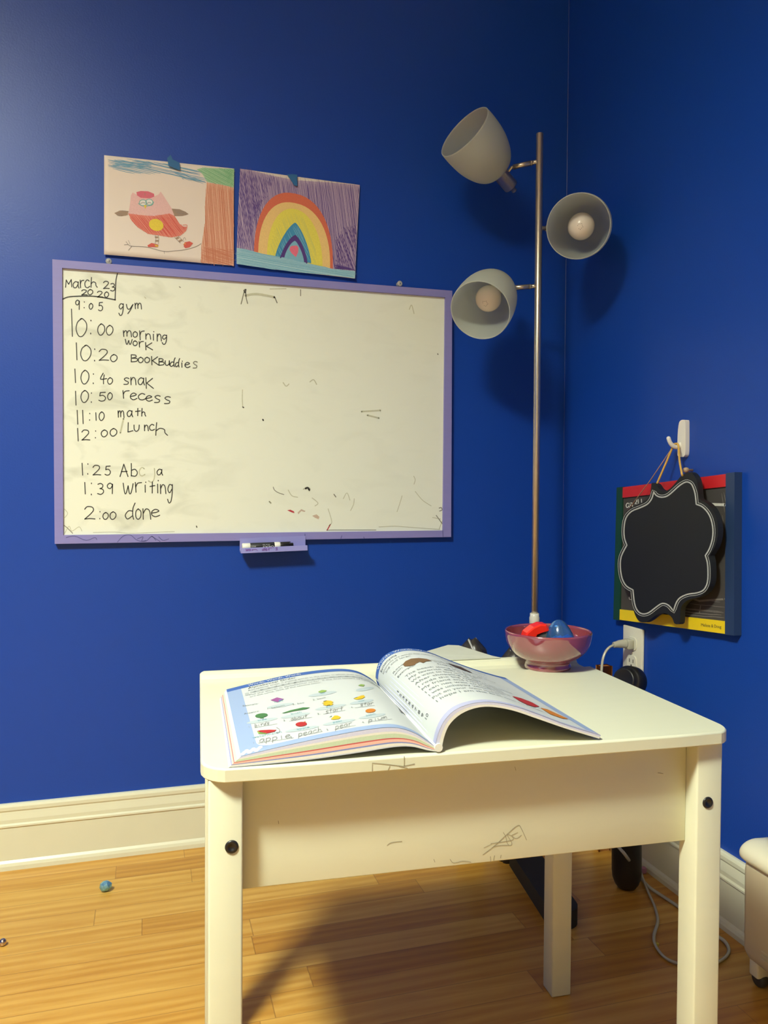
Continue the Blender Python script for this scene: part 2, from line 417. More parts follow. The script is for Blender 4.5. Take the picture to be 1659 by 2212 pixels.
# ------------------------------------------------------------------ desk
TH = math.radians(-3.4)
DX = np.array([math.cos(TH), math.sin(TH), 0]); DY = np.array([-math.sin(TH), math.cos(TH), 0]); DZ = np.array([0, 0, 1.0])
DO = np.array([-.99649353, -1.05227305, 0.0])
DF = (DO, (DX, DY, DZ))
def D(x, y, z): return DO+DX*x+DY*y+DZ*z
DT = .540
desk = thing('child_desk', 'small white painted wooden child desk standing in front of the blue corner', 'desk', D(.30, .2, 0))
def desk_plane(yl):
    d = float(DY@(DO+DY*yl))
    return lambda u, v, lay: on_plane(u, v, DY, d)-DY*lay
# top: rounded plate with a pencil groove and a low back lip
def rounded_rect(x0, x1, y0, y1, rs, n=8):
    out = []
    for (cx, cy, a0, r) in ((x0+rs[0], y0+rs[0], 180, rs[0]), (x1-rs[1], y0+rs[1], 270, rs[1]), (x1-rs[2], y1-rs[2], 0, rs[2]), (x0+rs[3], y1-rs[3], 90, rs[3])):
        for k in range(n+1):
            a = math.radians(a0+90*k/n); out.append((cx+r*math.cos(a), cy+r*math.sin(a)))
    return out
def top_z(y):
    pts = [(-1, DT), (.345, DT), (.3475, DT-.0035), (.354, DT-.0050), (.380, DT-.0050), (.392, DT-.0025), (.3965, DT+.003), (.403, DT+.006), (1, DT+.006)]
    return float(np.interp(y, [p[0] for p in pts], [p[1] for p in pts]))
b = MB()
TW, TD, TT = .605, .413, .0145
ol = rounded_rect(0, TW, 0, TD, (.034, .030, .010, .010))
ch = .0025
ys = sorted(set([.0025+.34*k/8 for k in range(9)]+[.345, .3475, .354, .368, .380, .386, .392, .3965, .399, .403, TD-ch]))
def span(y):
    xs = [];
    for i in range(len(ol)):
        (x1, y1), (x2, y2) = ol[i], ol[(i+1) % len(ol)]
        if (y1 > y) != (y2 > y): xs.append(x1+(y-y1)/(y2-y1)*(x2-x1))
    return min(xs), max(xs)
ys = sorted(set(ys+[.006, .010, .015, .021, .028, .036]))
rows = []
for y in ys:
    a, c = span(y); a += ch; c -= ch
    rows.append([D(a+(c-a)*k/10, y, top_z(y)) for k in range(11)])
b.grid(rows, 0, False)
# edge ring: chamfer, side, lower chamfer, bottom
bnd = [(span(y)[0]+ch, y) for y in ys]; bnd2 = [(span(y)[1]-ch, y) for y in ys]
ring_in = [(span(ys[0])[0]+ch+(span(ys[0])[1]-span(ys[0])[0]-2*ch)*k/10, ys[0]) for k in range(11)]+bnd2[1:]+[(span(ys[-1])[1]-ch-(span(ys[-1])[1]-span(ys[-1])[0]-2*ch)*k/10, ys[-1]) for k in range(1, 11)]+bnd[::-1][1:-1]
cxm, cym = TW/2, TD/2
def push(p, d):
    # nearest outline normal
    best = None
    for i in range(len(ol)):
        a_, c_ = np.array(ol[i]), np.array(ol[(i+1) % len(ol)]); t = np.clip(((np.array(p)-a_)@(c_-a_))/((c_-a_)@(c_-a_)+1e-12), 0, 1)
        q = a_+(c_-a_)*t; dd = np.linalg.norm(np.array(p)-q)
        if best is None or dd < best[0]: best = (dd, q)
    return best[1]
ring_out = [push(p, ch) for p in ring_in]
R0 = [D(p[0], p[1], top_z(p[1])) for p in ring_in]
R1 = [D(p[0], p[1], top_z(p[1])-ch*.9) for p in ring_out]
R2 = [D(p[0], p[1], DT-TT+.001) for p in ring_out]
R3 = [D(p[0]*.998+.0006, p[1]*.997+.0006, DT-TT) for p in ring_out]
b.grid([R0, R1], 0, True, closed=True); b.grid([R1, R2, R3], 0, False, closed=True); b.face(R3)
# pencil marks on the front edge
S = desk_plane(0.0)
for st in ([(804, 1666), (804, 1648), (828, 1650), (870, 1655), (895, 1650)], [(873, 1634), (873, 1654)], [(842, 1655), (838, 1664)], [(862, 1655), (880, 1659)]):
    ribbon(b, S, st, 1.6, .0004, 1)
# scribble on the groove at the left
def S_top(u, v, lay):
    z = DT
    for _ in range(6):
        P = on_plane(u, v, (0, 0, 1), z); z = top_z(float((P-DO)@DY))+.0005
    return P+DZ*lay
rnd = random.Random(5)
for k in range(26):
    x = 472+k*1.9; y = 1468-.06*k*1.9
    ribbon(b, S_top, crom([(x, y+rnd.uniform(-3, 2)), (x+3, y+rnd.uniform(-4, 1)), (x+5, y+rnd.uniform(-2, 2))], 3), .9, .0004, 1)
b.build('desk_top', [M_white, M_pencil], desk)
# legs
def leg(x0, x1, y0, y1, bolt=None):
    m = MB(); m.box((x0, y0, 0), (x1, y1, DT-TT), bev=.0022, frame=DF)
    o = m.build('leg', M_white, desk)
    if bolt:
        q = MB(); q.lathe([(.0, .0008), (.0030, .0008), (.0034, .0016), (.0056, .0016), (.0066, .0009), (.0068, 0)], D(bolt[0], y0, bolt[1]), -DY, seg=24)
        q.build('bolt', M_black, o, 'black round bolt cap')
leg(.0075, .0415, .012, .046, (.0305, .457))
leg(.5610, .5945, .012, .046, (.5752, .4545))
leg(.0075, .0415, .365, .399)
leg(.5530, .5865, .365, .399)
# aprons
m = MB(); m.box((.0415, .033, .402), (.5610, .048, DT-TT), bev=.001, frame=DF)
S = desk_plane(.033)
for st, w, k in (
    ([(1043, 1846), (1068, 1827), (1095, 1802), (1118, 1783), (1126, 1790), (1137, 1814)], 1.5, 1),
    ([(1087, 1798), (1092, 1807), (1095, 1820), (1100, 1826), (1105, 1824), (1104, 1818), (1096, 1804), (1104, 1805), (1107, 1814), (1075, 1820), (1060, 1822)], 1.3, 1),
    ([(1105, 1804), (1118, 1798)], 1.2, 1), ([(1106, 1806), (1115, 1811), (1126, 1804)], 1.2, 1),
    ([(1065, 1829), (1080, 1826), (1100, 1826)], 1.2, 1), ([(1045, 1831), (1062, 1823)], 1.0, 1),
    ([(1059, 1850), (1060, 1861)], 1.3, 1), ([(1068, 1848), (1066, 1858)], 1.3, 1), ([(1082, 1847), (1081, 1853)], 1.3, 1),
    ([(836, 1826), (845, 1820), (868, 1817)], 1.2, 1), ([(972, 1856), (980, 1864), (1000, 1860), (1017, 1862)], 1.3, 1),
    ([(601, 1773), (602, 1779)], 1.2, 1), ([(937, 1856), (939, 1862)], 1.2, 1), ([(1421, 1669), (1432, 1671)], 1.2, 1), ([(1112, 1656), (1114, 1664)], 1.0, 1)):
    ribbon(m, S, crom(st, 4), w, .0004, k)
m.build('front_apron', [M_white, M_pencil], desk)
m = MB(); m.box((.0415, .372, .402), (.5530, .386, DT-TT), bev=.001, frame=DF); m.build('back_apron', M_white, desk)
m = MB(); m.box((.020, .046, .402), (.034, .365, DT-TT), bev=.001, frame=DF); m.build('side_apron', M_white, desk)
m = MB(); m.box((.566, .046, .402), (.580, .365, DT-TT), bev=.001, frame=DF); m.build('side_apron', M_white, desk)

# ------------------------------------------------------------------ whiteboard
yb = -.0145
BT = on_plane  # picture point on the board plane
def S_board(u, v, lay): return on_plane(u, v, (0, 1, 0), -.0085-lay)
def S_frame(u, v, lay): return on_plane(u, v, (0, 1, 0), yb-lay)
oc = [(113, 560), (977, 628), (974.5, 1160), (118, 1175)]
ic = [(134, 578.5), (962, 642), (957, 1146), (136.5, 1156)]
oc3 = [S_frame(u, v, 0) for u, v in oc]; ic3 = [S_frame(u, v, 0) for u, v in ic]
wb = thing('whiteboard', 'wall whiteboard in a lavender frame with a handwritten school schedule', 'whiteboard', oc3[3])
b = MB()
pc = [p+(np.array(oc3).mean(0)-p)*.01 for p in oc3]
b.prism([(p[0], -.0085, p[2]) for p in pc], (0, .006, 0))
L1 = [('M', 133, 180, 208, 262), ('a', 185, 230, 222, 268), ('r', 235, 265, 212, 265), ('c', 268, 305, 210, 265), ('h', 310, 358, 193, 262), ('2', 400, 442, 220, 272), ('3', 450, 483, 235, 288),
      ('2', 247, 287, 280, 316), ('0', 291, 327, 278, 314), ('2', 357, 397, 290, 332), ('0', 408, 438, 295, 332),
      ('9', 203, 235, 352, 418), (':', 258, 276, 362, 408), ('0', 300, 327, 376, 415), ('5', 365, 398, 368, 427),
      ('g', 508, 545, 378, 460), ('y', 560, 612, 382, 447), ('m', 622, 670, 372, 415),
      ('1', 165, 195, 415, 607), ('0', 208, 285, 483, 607), (':', 300, 326, 488, 592), ('0', 360, 411, 520, 597), ('0', 420, 469, 530, 597),
      ('m', 540, 600, 565, 610), ('o', 608, 641, 573, 613), ('r', 652, 690, 568, 632), ('n', 697, 735, 588, 627), ('i', 745, 762, 573, 634), ('n', 777, 810, 590, 640), ('g', 812, 850, 598, 663),
      ('w', 555, 603, 627, 662), ('o', 608, 640, 638, 672), ('r', 648, 684, 642, 682), ('K', 692, 747, 650, 702),
      ('1', 202, 224, 652, 772), ('0', 240, 315, 670, 777), (':', 328, 352, 690, 782), ('2', 368, 438, 698, 777), ('0', 450, 498, 735, 784),
      ('B', 592, 640, 736, 786), ('o', 645, 682, 753, 792), ('o', 690, 727, 753, 792), ('K', 734, 787, 748, 807), ('B', 788, 827, 763, 810), ('u', 835, 868, 778, 812), ('d', 868, 905, 758, 820), ('d', 905, 937, 763, 822), ('i', 945, 962, 780, 824), ('e', 972, 1010, 790, 826),
      ('1', 192, 214, 836, 932), ('0', 242, 300, 846, 940), (':', 320, 342, 866, 940), ('4', 378, 426, 866, 940), ('0', 430, 466, 898, 942),
      ('s', 543, 582, 898, 945), ('n', 592, 632, 895, 947), ('a', 642, 690, 898, 948), ('K', 694, 752, 898, 972),
      ('1', 198, 216, 992, 1090), ('0', 242, 297, 988, 1070), (':', 308, 326, 1000, 1072), ('5', 366, 420, 1000, 1062), ('0', 430, 464, 1003, 1052),
      ('r', 533, 585, 988, 1042), ('e', 588, 637, 1005, 1052), ('c', 643, 697, 1008, 1053), ('e', 698, 745, 1023, 1062), ('s', 758, 802, 1022, 1072), ('s', 828, 874, 1030, 1080),
      ('1', 208, 230, 1126, 1224), ('1', 248, 266, 1126, 1220), (':', 294, 316, 1145, 1197), ('1', 342, 356, 1143, 1197), ('0', 370, 407, 1138, 1197),
      ('m', 503, 547, 1128, 1177), ('a', 565, 607, 1128, 1172), ('t', 626, 660, 1113, 1167), ('h', 668, 699, 1113, 1167),
      ('1', 212, 232, 1253, 1342), ('2', 247, 306, 1265, 1337), (':', 335, 357, 1268, 1322), ('0', 385, 430, 1265, 1312), ('0', 447, 496, 1255, 1307),
      ('L', 570, 608, 1213, 1280), ('U', 616, 657, 1230, 1274), ('n', 688, 718, 1230, 1270), ('c', 722, 760, 1225, 1267), ('h', 762, 852, 1213, 1302),
      ('1', 243, 264, 1498, 1582), (':', 280, 304, 1498, 1577), ('2', 325, 382, 1513, 1582), ('5', 410, 453, 1518, 1582),
      ('A', 518, 577, 1505, 1592), ('b', 592, 642, 1500, 1590), ('a', 775, 817, 1540, 1582),
      ('1', 262, 282, 1633, 1714), (':', 306, 328, 1633, 1722), ('3', 358, 404, 1640, 1717), ('9', 425, 469, 1638, 1712),
      ('w', 540, 610, 1638, 1712), ('r', 620, 672, 1633, 1702), ('i', 685, 708, 1630, 1702), ('t', 728, 762, 1628, 1712), ('i', 772, 796, 1618, 1707), ('n', 800, 842, 1648, 1712), ('g', 850, 890, 1648, 1777),
      ('2', 266, 342, 1803, 1892), (':', 366, 388, 1835, 1890), ('0', 397, 436, 1845, 1892), ('0', 446, 490, 1840, 1892),
      ('d', 553, 624, 1778, 1892), ('o', 626, 667, 1818, 1892), ('n', 676, 737, 1818, 1892), ('e', 736, 797, 1822, 1874)]
Z1 = 3.2522
letters(b, S_board, L1, 100, 540, Z1, 2.1, .0004, 1)
letters(b, S_board, [('s', 1030, 1062, 783, 830)], 100, 540, Z1, 2.2, .0004, 3)
letters(b, S_board, [('c', 650, 692, 1528, 1587), ('j', 718, 772, 1535, 1632)], 100, 540, Z1, 2.2, .0004, 2)
letters(b, S_board, [('/', 520, 545, 1185, 1285)], 100, 540, Z1, 3.5, .0004, 2)
for st, w, k in (([(500, 165), (490, 210), (486, 280), (483, 352)], 2.3, 1), ([(117, 345), (170, 328), (330, 325), (485, 350)], 2.6, 1)):
    ribbon(b, S_board, crom([(100+x/Z1, 540+y/Z1) for x, y in st], 5), w, .0004, k)
Z2 = 3.1904
for st, w, k in (([(130, 308), (140, 268), (155, 208)], 2.0, 3), ([(160, 208), (165, 265), (175, 305)], 2.0, 3), ([(150, 215), (158, 232), (163, 208)], 2.4, 1), ([(362, 262), (378, 300)], 2.2, 3), ([(540, 210), (540, 252)], 1.8, 3),
                 ([(140, 900), (138, 960), (142, 1020)], 1.8, 2), ([(142, 1018), (148, 1022)], 2.6, 3), ([(280, 1105), (283, 1110)], 3.2, 1), ([(352, 1570), (360, 1590), (385, 1608), (425, 1622)], 1.6, 3),
                 ([(575, 1580), (590, 1575), (600, 1590)], 4.0, 1), ([(560, 1585), (580, 1572), (605, 1580), (600, 1598)], 2.0, 2), ([(770, 1620), (783, 1638)], 2.2, 3), ([(910, 1650), (905, 1690), (885, 1732)], 1.6, 2),
                 ([(325, 1670), (335, 1680)], 3.2, 2), ([(745, 1828), (730, 1855), (722, 1868)], 2.2, 4), ([(722, 1868), (760, 1866), (900, 1866), (1060, 1866)], 1.4, 3), ([(1080, 1845), (1190, 1840), (1300, 1848), (1500, 1862)], 1.5, 2),
                 ([(1495, 1715), (1510, 1712), (1515, 1728), (1498, 1735)], 1.8, 3), ([(1520, 1745), (1520, 1860)], 1.7, 3), ([(1475, 1765), (1518, 1825)], 1.6, 3), ([(1450, 1780), (1505, 1790)], 1.4, 2), ([(1520, 1795), (1495, 1860)], 1.6, 2),
                 ([(1240, 1630), (1225, 1680), (1205, 1740)], 1.4, 2), ([(1320, 1495), (1330, 1520), (1322, 1550)], 1.6, 2), ([(1330, 1600), (1380, 1660), (1440, 1700)], 1.4, 2), ([(960, 1050), (1090, 1042)], 3.5, 2), ([(1000, 1075), (1080, 1095)], 3.5, 2),
                 ([(605, 845), (630, 830), (650, 862)], 2.2, 2), ([(420, 850), (440, 875), (460, 860)], 2.2, 2), ([(1290, 345), (1305, 315), (1322, 375)], 1.8, 2), ([(160, 250), (240, 240), (360, 262)], 5.0, 2), ([(330, 205), (440, 203)], 2.0, 2), ([(1485, 652), (1487, 656)], 2.2, 3),
                 ([(455, 1590), (480, 1630), (520, 1640)], 1.8, 2), ([(620, 1645), (660, 1680), (640, 1700)], 1.8, 2), ([(730, 1720), (755, 1810), (735, 1835)], 1.6, 2), ([(835, 1650), (860, 1610), (880, 1660)], 1.6, 2)):
    ribbon(b, S_board, crom([(480+x/Z2, 560+y/Z2) for x, y in st], 4), w, .0003 if k != 1 else .0005, k)
for st, w, k in (([(125, 1935), (150, 1955), (185, 1990)], 1.6, 3), ([(130, 1990), (160, 1940), (180, 1975), (230, 1945), (250, 1975)], 1.4, 2), ([(128, 1820), (150, 1850), (130, 1880)], 1.4, 2), ([(330, 1985), (480, 1982), (600, 1990), (900, 1978)], 1.4, 2), ([(1055, 1940), (1058, 1948)], 2.6, 3), ([(935, 258), (942, 264)], 1.8, 3), ([(690, 330), (700, 340)], 1.8, 2)):
    ribbon(b, S_board, crom([(100+x/Z1, 540+y/Z1) for x, y in st], 4), w, .0003, k)
poly(b, S_board, [(480+x/Z2, 560+y/Z2) for x, y in [(448, 1730), (470, 1726), (495, 1738), (498, 1750), (480, 1745)]], .0003, 4)
poly(b, S_board, [(480+x/Z2, 560+y/Z2) for x, y in [(620, 1768), (650, 1758), (670, 1775), (665, 1792), (640, 1782)]], .0003, 5)
poly(b, S_board, [(480+x/Z2, 560+y/Z2) for x, y in [(520, 1745), (545, 1722), (575, 1735), (565, 1742), (545, 1735), (525, 1758)]], .0003, 5)
b.build('writing_panel', [M_board, M_ink, M_inkf, M_inkm, M_redm, M_pinkm], wb)
b = MB()
for i in range(4):
    j = (i+1) % 4
    ring = [[oc3[k], ic3[k], ic3[k]+np.array([0, .009, 0]), oc3[k]+np.array([0, .0125, 0])] for k in (i, j)]
    b.grid([ring[0]+[ring[0][0]], ring[1]+[ring[1][0]]], 0, False)
for st in ([(140, 2020), (200, 2010), (280, 2040), (340, 2020), (355, 2035)], [(500, 2052), (540, 2010), (590, 2002), (640, 2040), (700, 2045), (740, 2012), (770, 2040)], [(640, 2030), (680, 2015), (670, 2045), (700, 2040)], [(740, 2010), (800, 2048)], [(790, 2015), (820, 2040), (860, 2030)]):
    ribbon(b, S_frame, crom([(100+x/Z1, 540+y/Z1) for x, y in st], 4), 1.3, .0004, 1)
for st in ([(825, 1905), (818, 1925)], [(975, 1915), (980, 1925)], [(1520, 1870), (1522, 1912)], [(570, 1895), (572, 1930)]):
    ribbon(b, S_frame, [(480+x/Z2, 560+y/Z2) for x, y in st], 1.3, .0004, 1)
b.build('frame', [M_purple, mat('ink_on_frame', rgb(88, 88, 150), .5, noise=.2)], wb)
# marker tray
M_tray = mat('lavender_tray_paint', rgb(150, 150, 214), .45, noise=.06)
p0 = on_plane(518, 1160, (0, 1, 0), -.016); p1 = on_plane(657, 1155, (0, 1, 0), -.016)
tx0, tx1 = p0[0], p1[0]+.003; tz = .6775
b = MB()
pr = [(-.0147, .7065), (-.0168, .7065), (-.0170, tz+.006), (-.019, tz+.0015), (-.036, tz+.0005), (-.0385, tz+.0085), (-.0405, tz+.008), (-.0425, tz-.003), (-.0400, tz-.0035), (-.018, tz-.002), (-.0147, tz)]
dz = .008/.15
def tr(x, y, z): return (x, y, z+(x-tx0)*.030)
A = [tr(tx0, y, z) for y, z in pr]; B = [tr(tx1, y, z) for y, z in pr]
b.grid([A+[A[0]], B+[B[0]]], 0, False); b.face(A); b.face(B[::-1])
def S_lip(u, v, lay): return on_plane(u, v, (0, 1, 0), -.0428-lay)
Z4 = 8.295
letters(b, S_lip, [('w', 255, 300, 378, 410), ('o', 310, 345, 380, 410), ('n', 365, 470, 385, 410), ('d', 545, 600, 350, 408), ('e', 605, 645, 370, 408), ('r', 655, 725, 355, 408), ('s', 790, 825, 355, 400)], 500, 1140, Z4, 1.0, .0, 1)
ribbon(b, S_lip, [(500+745/Z4, 1140+345/Z4), (500+752/Z4, 1140+360/Z4)], 1.0, 0, 1)
b.build('marker_tray', [M_tray, mat('purple_ink', rgb(140, 84, 190), .5, noise=.2)], wb)
# marker lying on the tray
mc0 = np.array([on_plane(523, 1174, (0, 1, 0), -.028)[0], -.0268, tz+.0100]); mc1 = np.array([on_plane(641, 1171, (0, 1, 0), -.028)[0], -.0268, tz+.0100+.0035])
mk = thing('dry_erase_marker', 'white dry-erase marker with black label and black cap, lying in the lavender tray', 'marker', mc0)
ma = (mc1-mc0); ml = np.linalg.norm(ma); ma /= ml; r = .0088
b = MB()
b.lathe([(0, 0), (r*.85, 0), (r, .0015), (r, .0175), (r*.97, .018), (r*.97, .074), (r, .0745), (r, .0855), (r*.85, .088), (0, .088)], mc0, ma, 0)
M_mw = mat('marker_white_plastic', rgb(238, 238, 226), .3, noise=.03); M_mk = mat('marker_label_black', rgb(34, 36, 40), .45, noise=.1)
b.build('barrel', M_mw, mk)
b = MB(); b.lathe([(r*1.0, .0182), (r*1.005, .0183), (r*1.005, .0738), (r*1.0, .0739)], mc0, ma, 0)
def mtext(s, x0, x1, a0, size, mi):
    e1 = np.array([0, -1.0, 0]); e2 = np.cross(ma, e1); e2 = e2 if e2[2] > 0 else -e2
    def fn(xf, y):
        a = a0+y*size/r
        return mc0+ma*(x0+(x1-x0)*xf)+(e1*math.cos(a)+e2*math.sin(a))*r*1.03
    text_on(b, fn, s, mi)
M_mt = mat('label_white_print', rgb(230, 232, 228), .5, noise=.05)
mtext('EXPO', .046, .072, -.45, .0078, 1); mtext('dry erase', .046, .063, .42, .0030, 1); mtext('LOW', .020, .031, -.05, .004, 1)
b.build('label', [M_mk, M_mt], mk, 'black label with white lettering')
b = MB(); b.lathe([(0, .088), (r*.82, .088), (r*.85, .089), (r*.80, .108), (r*.62, .1095), (r*.62, .118), (0, .1185)], mc0, ma, 0)
b.box((.089, -.002, r*.7), (.112, .002, r*.95), 0, .0005, frame=(mc0, (ma, np.array([0, 1.0, 0]), np.cross(ma, [0, 1.0, 0]))))
b.build('cap', M_black, mk)
# two clear push pins above the frame
M_pin = bpy.data.materials.new('clear_pin_plastic'); M_pin.use_nodes = True
pb = M_pin.node_tree.nodes['Principled BSDF']; pb.inputs['Base Color'].default_value = rgb(225, 230, 228); pb.inputs['Roughness'].default_value = .12; pb.inputs['Transmission Weight'].default_value = .55
M_steel = mat('pin_steel', (.6, .6, .6, 1), .25, metal=1, noise=.05)
for i, (u, v) in enumerate(((235, 565), (863, 613))):
    c = on_plane(u, v, (0, 1, 0), -.010)
    t = thing('push_pin', ('clear push pin under the owl drawing at the whiteboard top left corner', 'clear push pin over the whiteboard top edge near the lamp')[i], 'push pin', (c[0], 0, c[2]), 'push pins above the whiteboard')
    b = MB(); b.lathe([(0, .014), (.0058, .014), (.0066, .013), (.0064, .011), (.0042, .009), (.0040, .005), (.0060, .002), (.0060, .0005), (0, .0005)], (c[0], 0, c[2]), (0, -1, 0), seg=20); b.build('pin_head', M_pin, t)
    b = MB(); b.lathe([(0, .0145), (.0018, .0145), (.0018, .0138)], (c[0], 0, c[2]), (0, -1, 0), seg=12); b.build('pin_point', M_steel, t)

# ------------------------------------------------------------------ two crayon drawings
class Sheet:
    def __init__(s, c, bulge, d=-.0025):
        s.c3 = [on_plane(u, v, (0, 1, 0), d) for u, v in c]; s.bulge = bulge; s.d = d
        s.o = s.c3[3]; s.ex = s.c3[2]-s.c3[3]; s.ez = s.c3[0]-s.c3[3]
        s.M = np.linalg.inv(np.array([[s.ex[0], s.ez[0]], [s.ex[2], s.ez[2]]]))
    def __call__(s, u, v, lay):
        P = on_plane(u, v, (0, 1, 0), s.d); st = s.M@np.array([P[0]-s.o[0], P[2]-s.o[2]])
        return P-np.array([0, 1.0, 0])*(s.bulge(st[0], st[1])+lay)
def paper(c, bulge, nx=24, ny=18):
    S = Sheet(c, bulge); b = MB()
    C = [np.array(p, float) for p in c]
    rows = []
    for j in range(ny+1):
        t = j/ny; rows.append([])
        for i in range(nx+1):
            s_ = i/nx; q = (C[0]*(1-s_)+C[1]*s_)*(1-t)+(C[3]*(1-s_)+C[2]*s_)*t
            rows[-1].append(S(q[0], q[1], 0))
    b.grid(rows, 0, True)
    back = [[p+np.array([0, .0004, 0]) for p in r] for r in rows]
    b.grid(back, 0, True, flip=True)
    for a_, b_ in ((rows[0], back[0]), (rows[-1], back[-1]), ([r[0] for r in rows], [r[0] for r in back]), ([r[-1] for r in rows], [r[-1] for r in back])): b.grid([a_, b_], 0, False)
    return S, b
Z3 = 2.8119
def z3(pts): return [(210+x/Z3, 320+y/Z3) for x, y in pts]
def crayon(n, r, g, b_): return mat('crayon_'+n, rgb(r, g, b_), .7, noise=.18, nscale=400)
PAPER = mat('drawing_paper', rgb(232, 220, 210), .85, noise=.03, nscale=6)
C_ = dict(sky=crayon('sky_blue', 120, 168, 196), green=crayon('green', 128, 186, 140), green2=crayon('pale_green', 170, 208, 168), bark=crayon('bark', 206, 128, 98), bark2=crayon('pale_bark', 226, 176, 150), pink=crayon('pale_pink', 232, 190, 188), rose=crayon('rose', 218, 110, 128), red=crayon('red', 214, 96, 84), red2=crayon('pale_red', 226, 140, 124),
          yel=crayon('yellow', 232, 208, 70), brown=crayon('brown', 168, 140, 116), teal=crayon('teal', 128, 186, 178), grey=crayon('grey', 140, 132, 128), orange=crayon('orange', 228, 148, 84), white=crayon('white', 236, 232, 226),
          pur=crayon('purple', 104, 82, 146), pur2=crayon('pale_purple', 186, 166, 194), dpur=crayon('deep_purple', 84, 56, 132), arc=crayon('red_arc', 218, 112, 84), peach=crayon('peach', 240, 204, 132), ylw=crayon('rainbow_yellow', 234, 222, 92), lime=crayon('lime', 214, 212, 110), blue=crayon('rainbow_blue', 62, 146, 190), sea=crayon('sea', 128, 186, 208), sea2=crayon('pale_sea', 168, 208, 220), heart=crayon('heart', 232, 116, 142), tape=None)
CK = [k for k in C_ if k != 'tape']; CI = {k: i+1 for i, k in enumerate(CK)}; CM = [PAPER]+[C_[k] for k in CK]
TAPE = mat('blue_painters_tape', rgb(40, 104, 158), .6, noise=.25, nscale=60)
rnd = random.Random(11)
def ell(cx, cy, rx, ry, n=20, rot=0): return [(cx+rx*math.cos(2*math.pi*k/n)*math.cos(rot)-ry*math.sin(2*math.pi*k/n)*math.sin(rot), cy+rx*math.cos(2*math.pi*k/n)*math.sin(rot)+ry*math.sin(2*math.pi*k/n)*math.cos(rot)) for k in range(n)]
# drawing with the bird
dw = thing('owl_drawing', 'crayon drawing of a pink bird on a branch beside a brown tree', 'drawing', on_plane(365, 460, (0, 1, 0), 0), 'drawings taped above the whiteboard')
S, b = paper([(225, 335.5), (505.5, 364.5), (504.5, 574.5), (225, 551)], lambda s, t: .0035*(1-t)*(.4+.6*abs(s-.5)*2)+.002*math.sin(s*5)*(1-t)+.001)
def fill(pg, k, lay): poly(b, S, z3(pg), lay, CI[k])
def hat(pg, k, ang, step, w, lay, skip=0, jit=1.5): hatch(b, S, z3(pg), ang, step, w, lay, CI[k], rnd, jit, skip)
def line(pts, k, w, lay, n=4): ribbon(b, S, crom(z3(pts), n), w, lay, CI[k])
sky = [(60, 75), (200, 65), (440, 100), (620, 140), (665, 205), (600, 200), (520, 185), (400, 155), (200, 158), (80, 130)]
hat(sky, 'sky', .22, 2.6, 1.5, .0003, .12, 6); hat([(90, 75), (330, 85), (330, 130), (100, 110)], 'sky', .1, 2.0, 1.6, .0004, .1, 6)
hat([(440, 130), (560, 170), (660, 205), (640, 215), (520, 190)], 'sky', .35, 2.2, 1.5, .0004, .0, 4)
crown = [(605, 130), (640, 120), (832, 127), (828, 240), (760, 225), (665, 205), (640, 160)]
fill(crown, 'green2', .0003); hat(crown, 'green', .5, 2.4, 1.3, .0004, .1, 3); hat([(770, 130), (830, 128), (828, 235), (790, 215)], 'green', -.9, 2.0, 1.4, .0005)
trunk = [(665, 210), (740, 222), (828, 240), (829, 716), (630, 698), (632, 600), (655, 450), (655, 330)]
fill(trunk, 'bark2', .0003); hat(trunk, 'bark', 1.5, 2.2, 1.4, .0004, .08, 5); hat([(640, 600), (829, 620), (829, 716), (632, 698)], 'bark', .3, 2.4, 1.3, .0005, .1, 3)
body = [(205, 290), (215, 272), (240, 285), (330, 300), (372, 285), (385, 266), (402, 290), (440, 350), (480, 410), (340, 418), (190, 402), (200, 340)]
fill(body, 'pink', .0003)
belly = [(188, 400), (260, 410), (340, 416), (440, 400), (470, 415), (500, 462), (520, 478), (545, 480), (540, 505), (505, 535), (450, 545), (380, 535), (310, 525), (250, 488), (210, 445)]
fill(belly, 'red2', .0004); hat(belly, 'red', .9, 2.2, 1.5, .0005, .05, 2)
poly(b, S, z3(ell(358, 470, 45, 36, 20, .35)), .0006, CI['yel'])
poly(b, S, z3([(238, 270), (265, 263), (310, 265), (345, 280), (347, 297), (320, 308), (265, 305), (242, 290)]), .0005, CI['rose'])
line([(290, 278), (290, 290)], 'brown', 1.4, .0007)
for cx in (278, 316):
    poly(b, S, z3(ell(cx, 335-(cx-278)*.1, 21, 17)), .0005, CI['white']); ribbon(b, S, z3(ell(cx, 335-(cx-278)*.1, 22, 18)), 1.6, .0007, CI['teal'], closed=True)
    line([(cx-14, 340), (cx, 334), (cx+12, 338)], 'grey', 1.2, .0008)
line([(250, 340), (278, 355), (330, 350), (342, 330)], 'teal', 1.4, .0007)
fill([(282, 350), (300, 350), (293, 374)], 'yel', .0009)
for pg in ([(104, 398), (140, 382), (190, 386), (184, 410), (150, 416), (122, 410)], [(452, 370), (500, 374), (535, 388), (555, 403), (520, 413), (470, 415)]):
    fill(pg, 'brown', .0006); hat(pg, 'grey', .15, 2.2, .8, .0007)
for pts in ([(350, 530), (356, 550), (352, 585)], [(370, 530), (374, 550), (372, 585)], [(470, 545), (505, 580)], [(490, 535), (525, 570)]): line(pts, 'grey', .8, .0006)
for pg in ([(350, 540), (370, 540), (371, 550), (351, 550)], [(352, 562), (372, 562), (372, 572), (352, 572)], [(475, 548), (492, 540), (498, 550), (482, 558)], [(492, 566), (510, 556), (518, 564), (500, 574)]): fill(pg, 'brown', .0006)
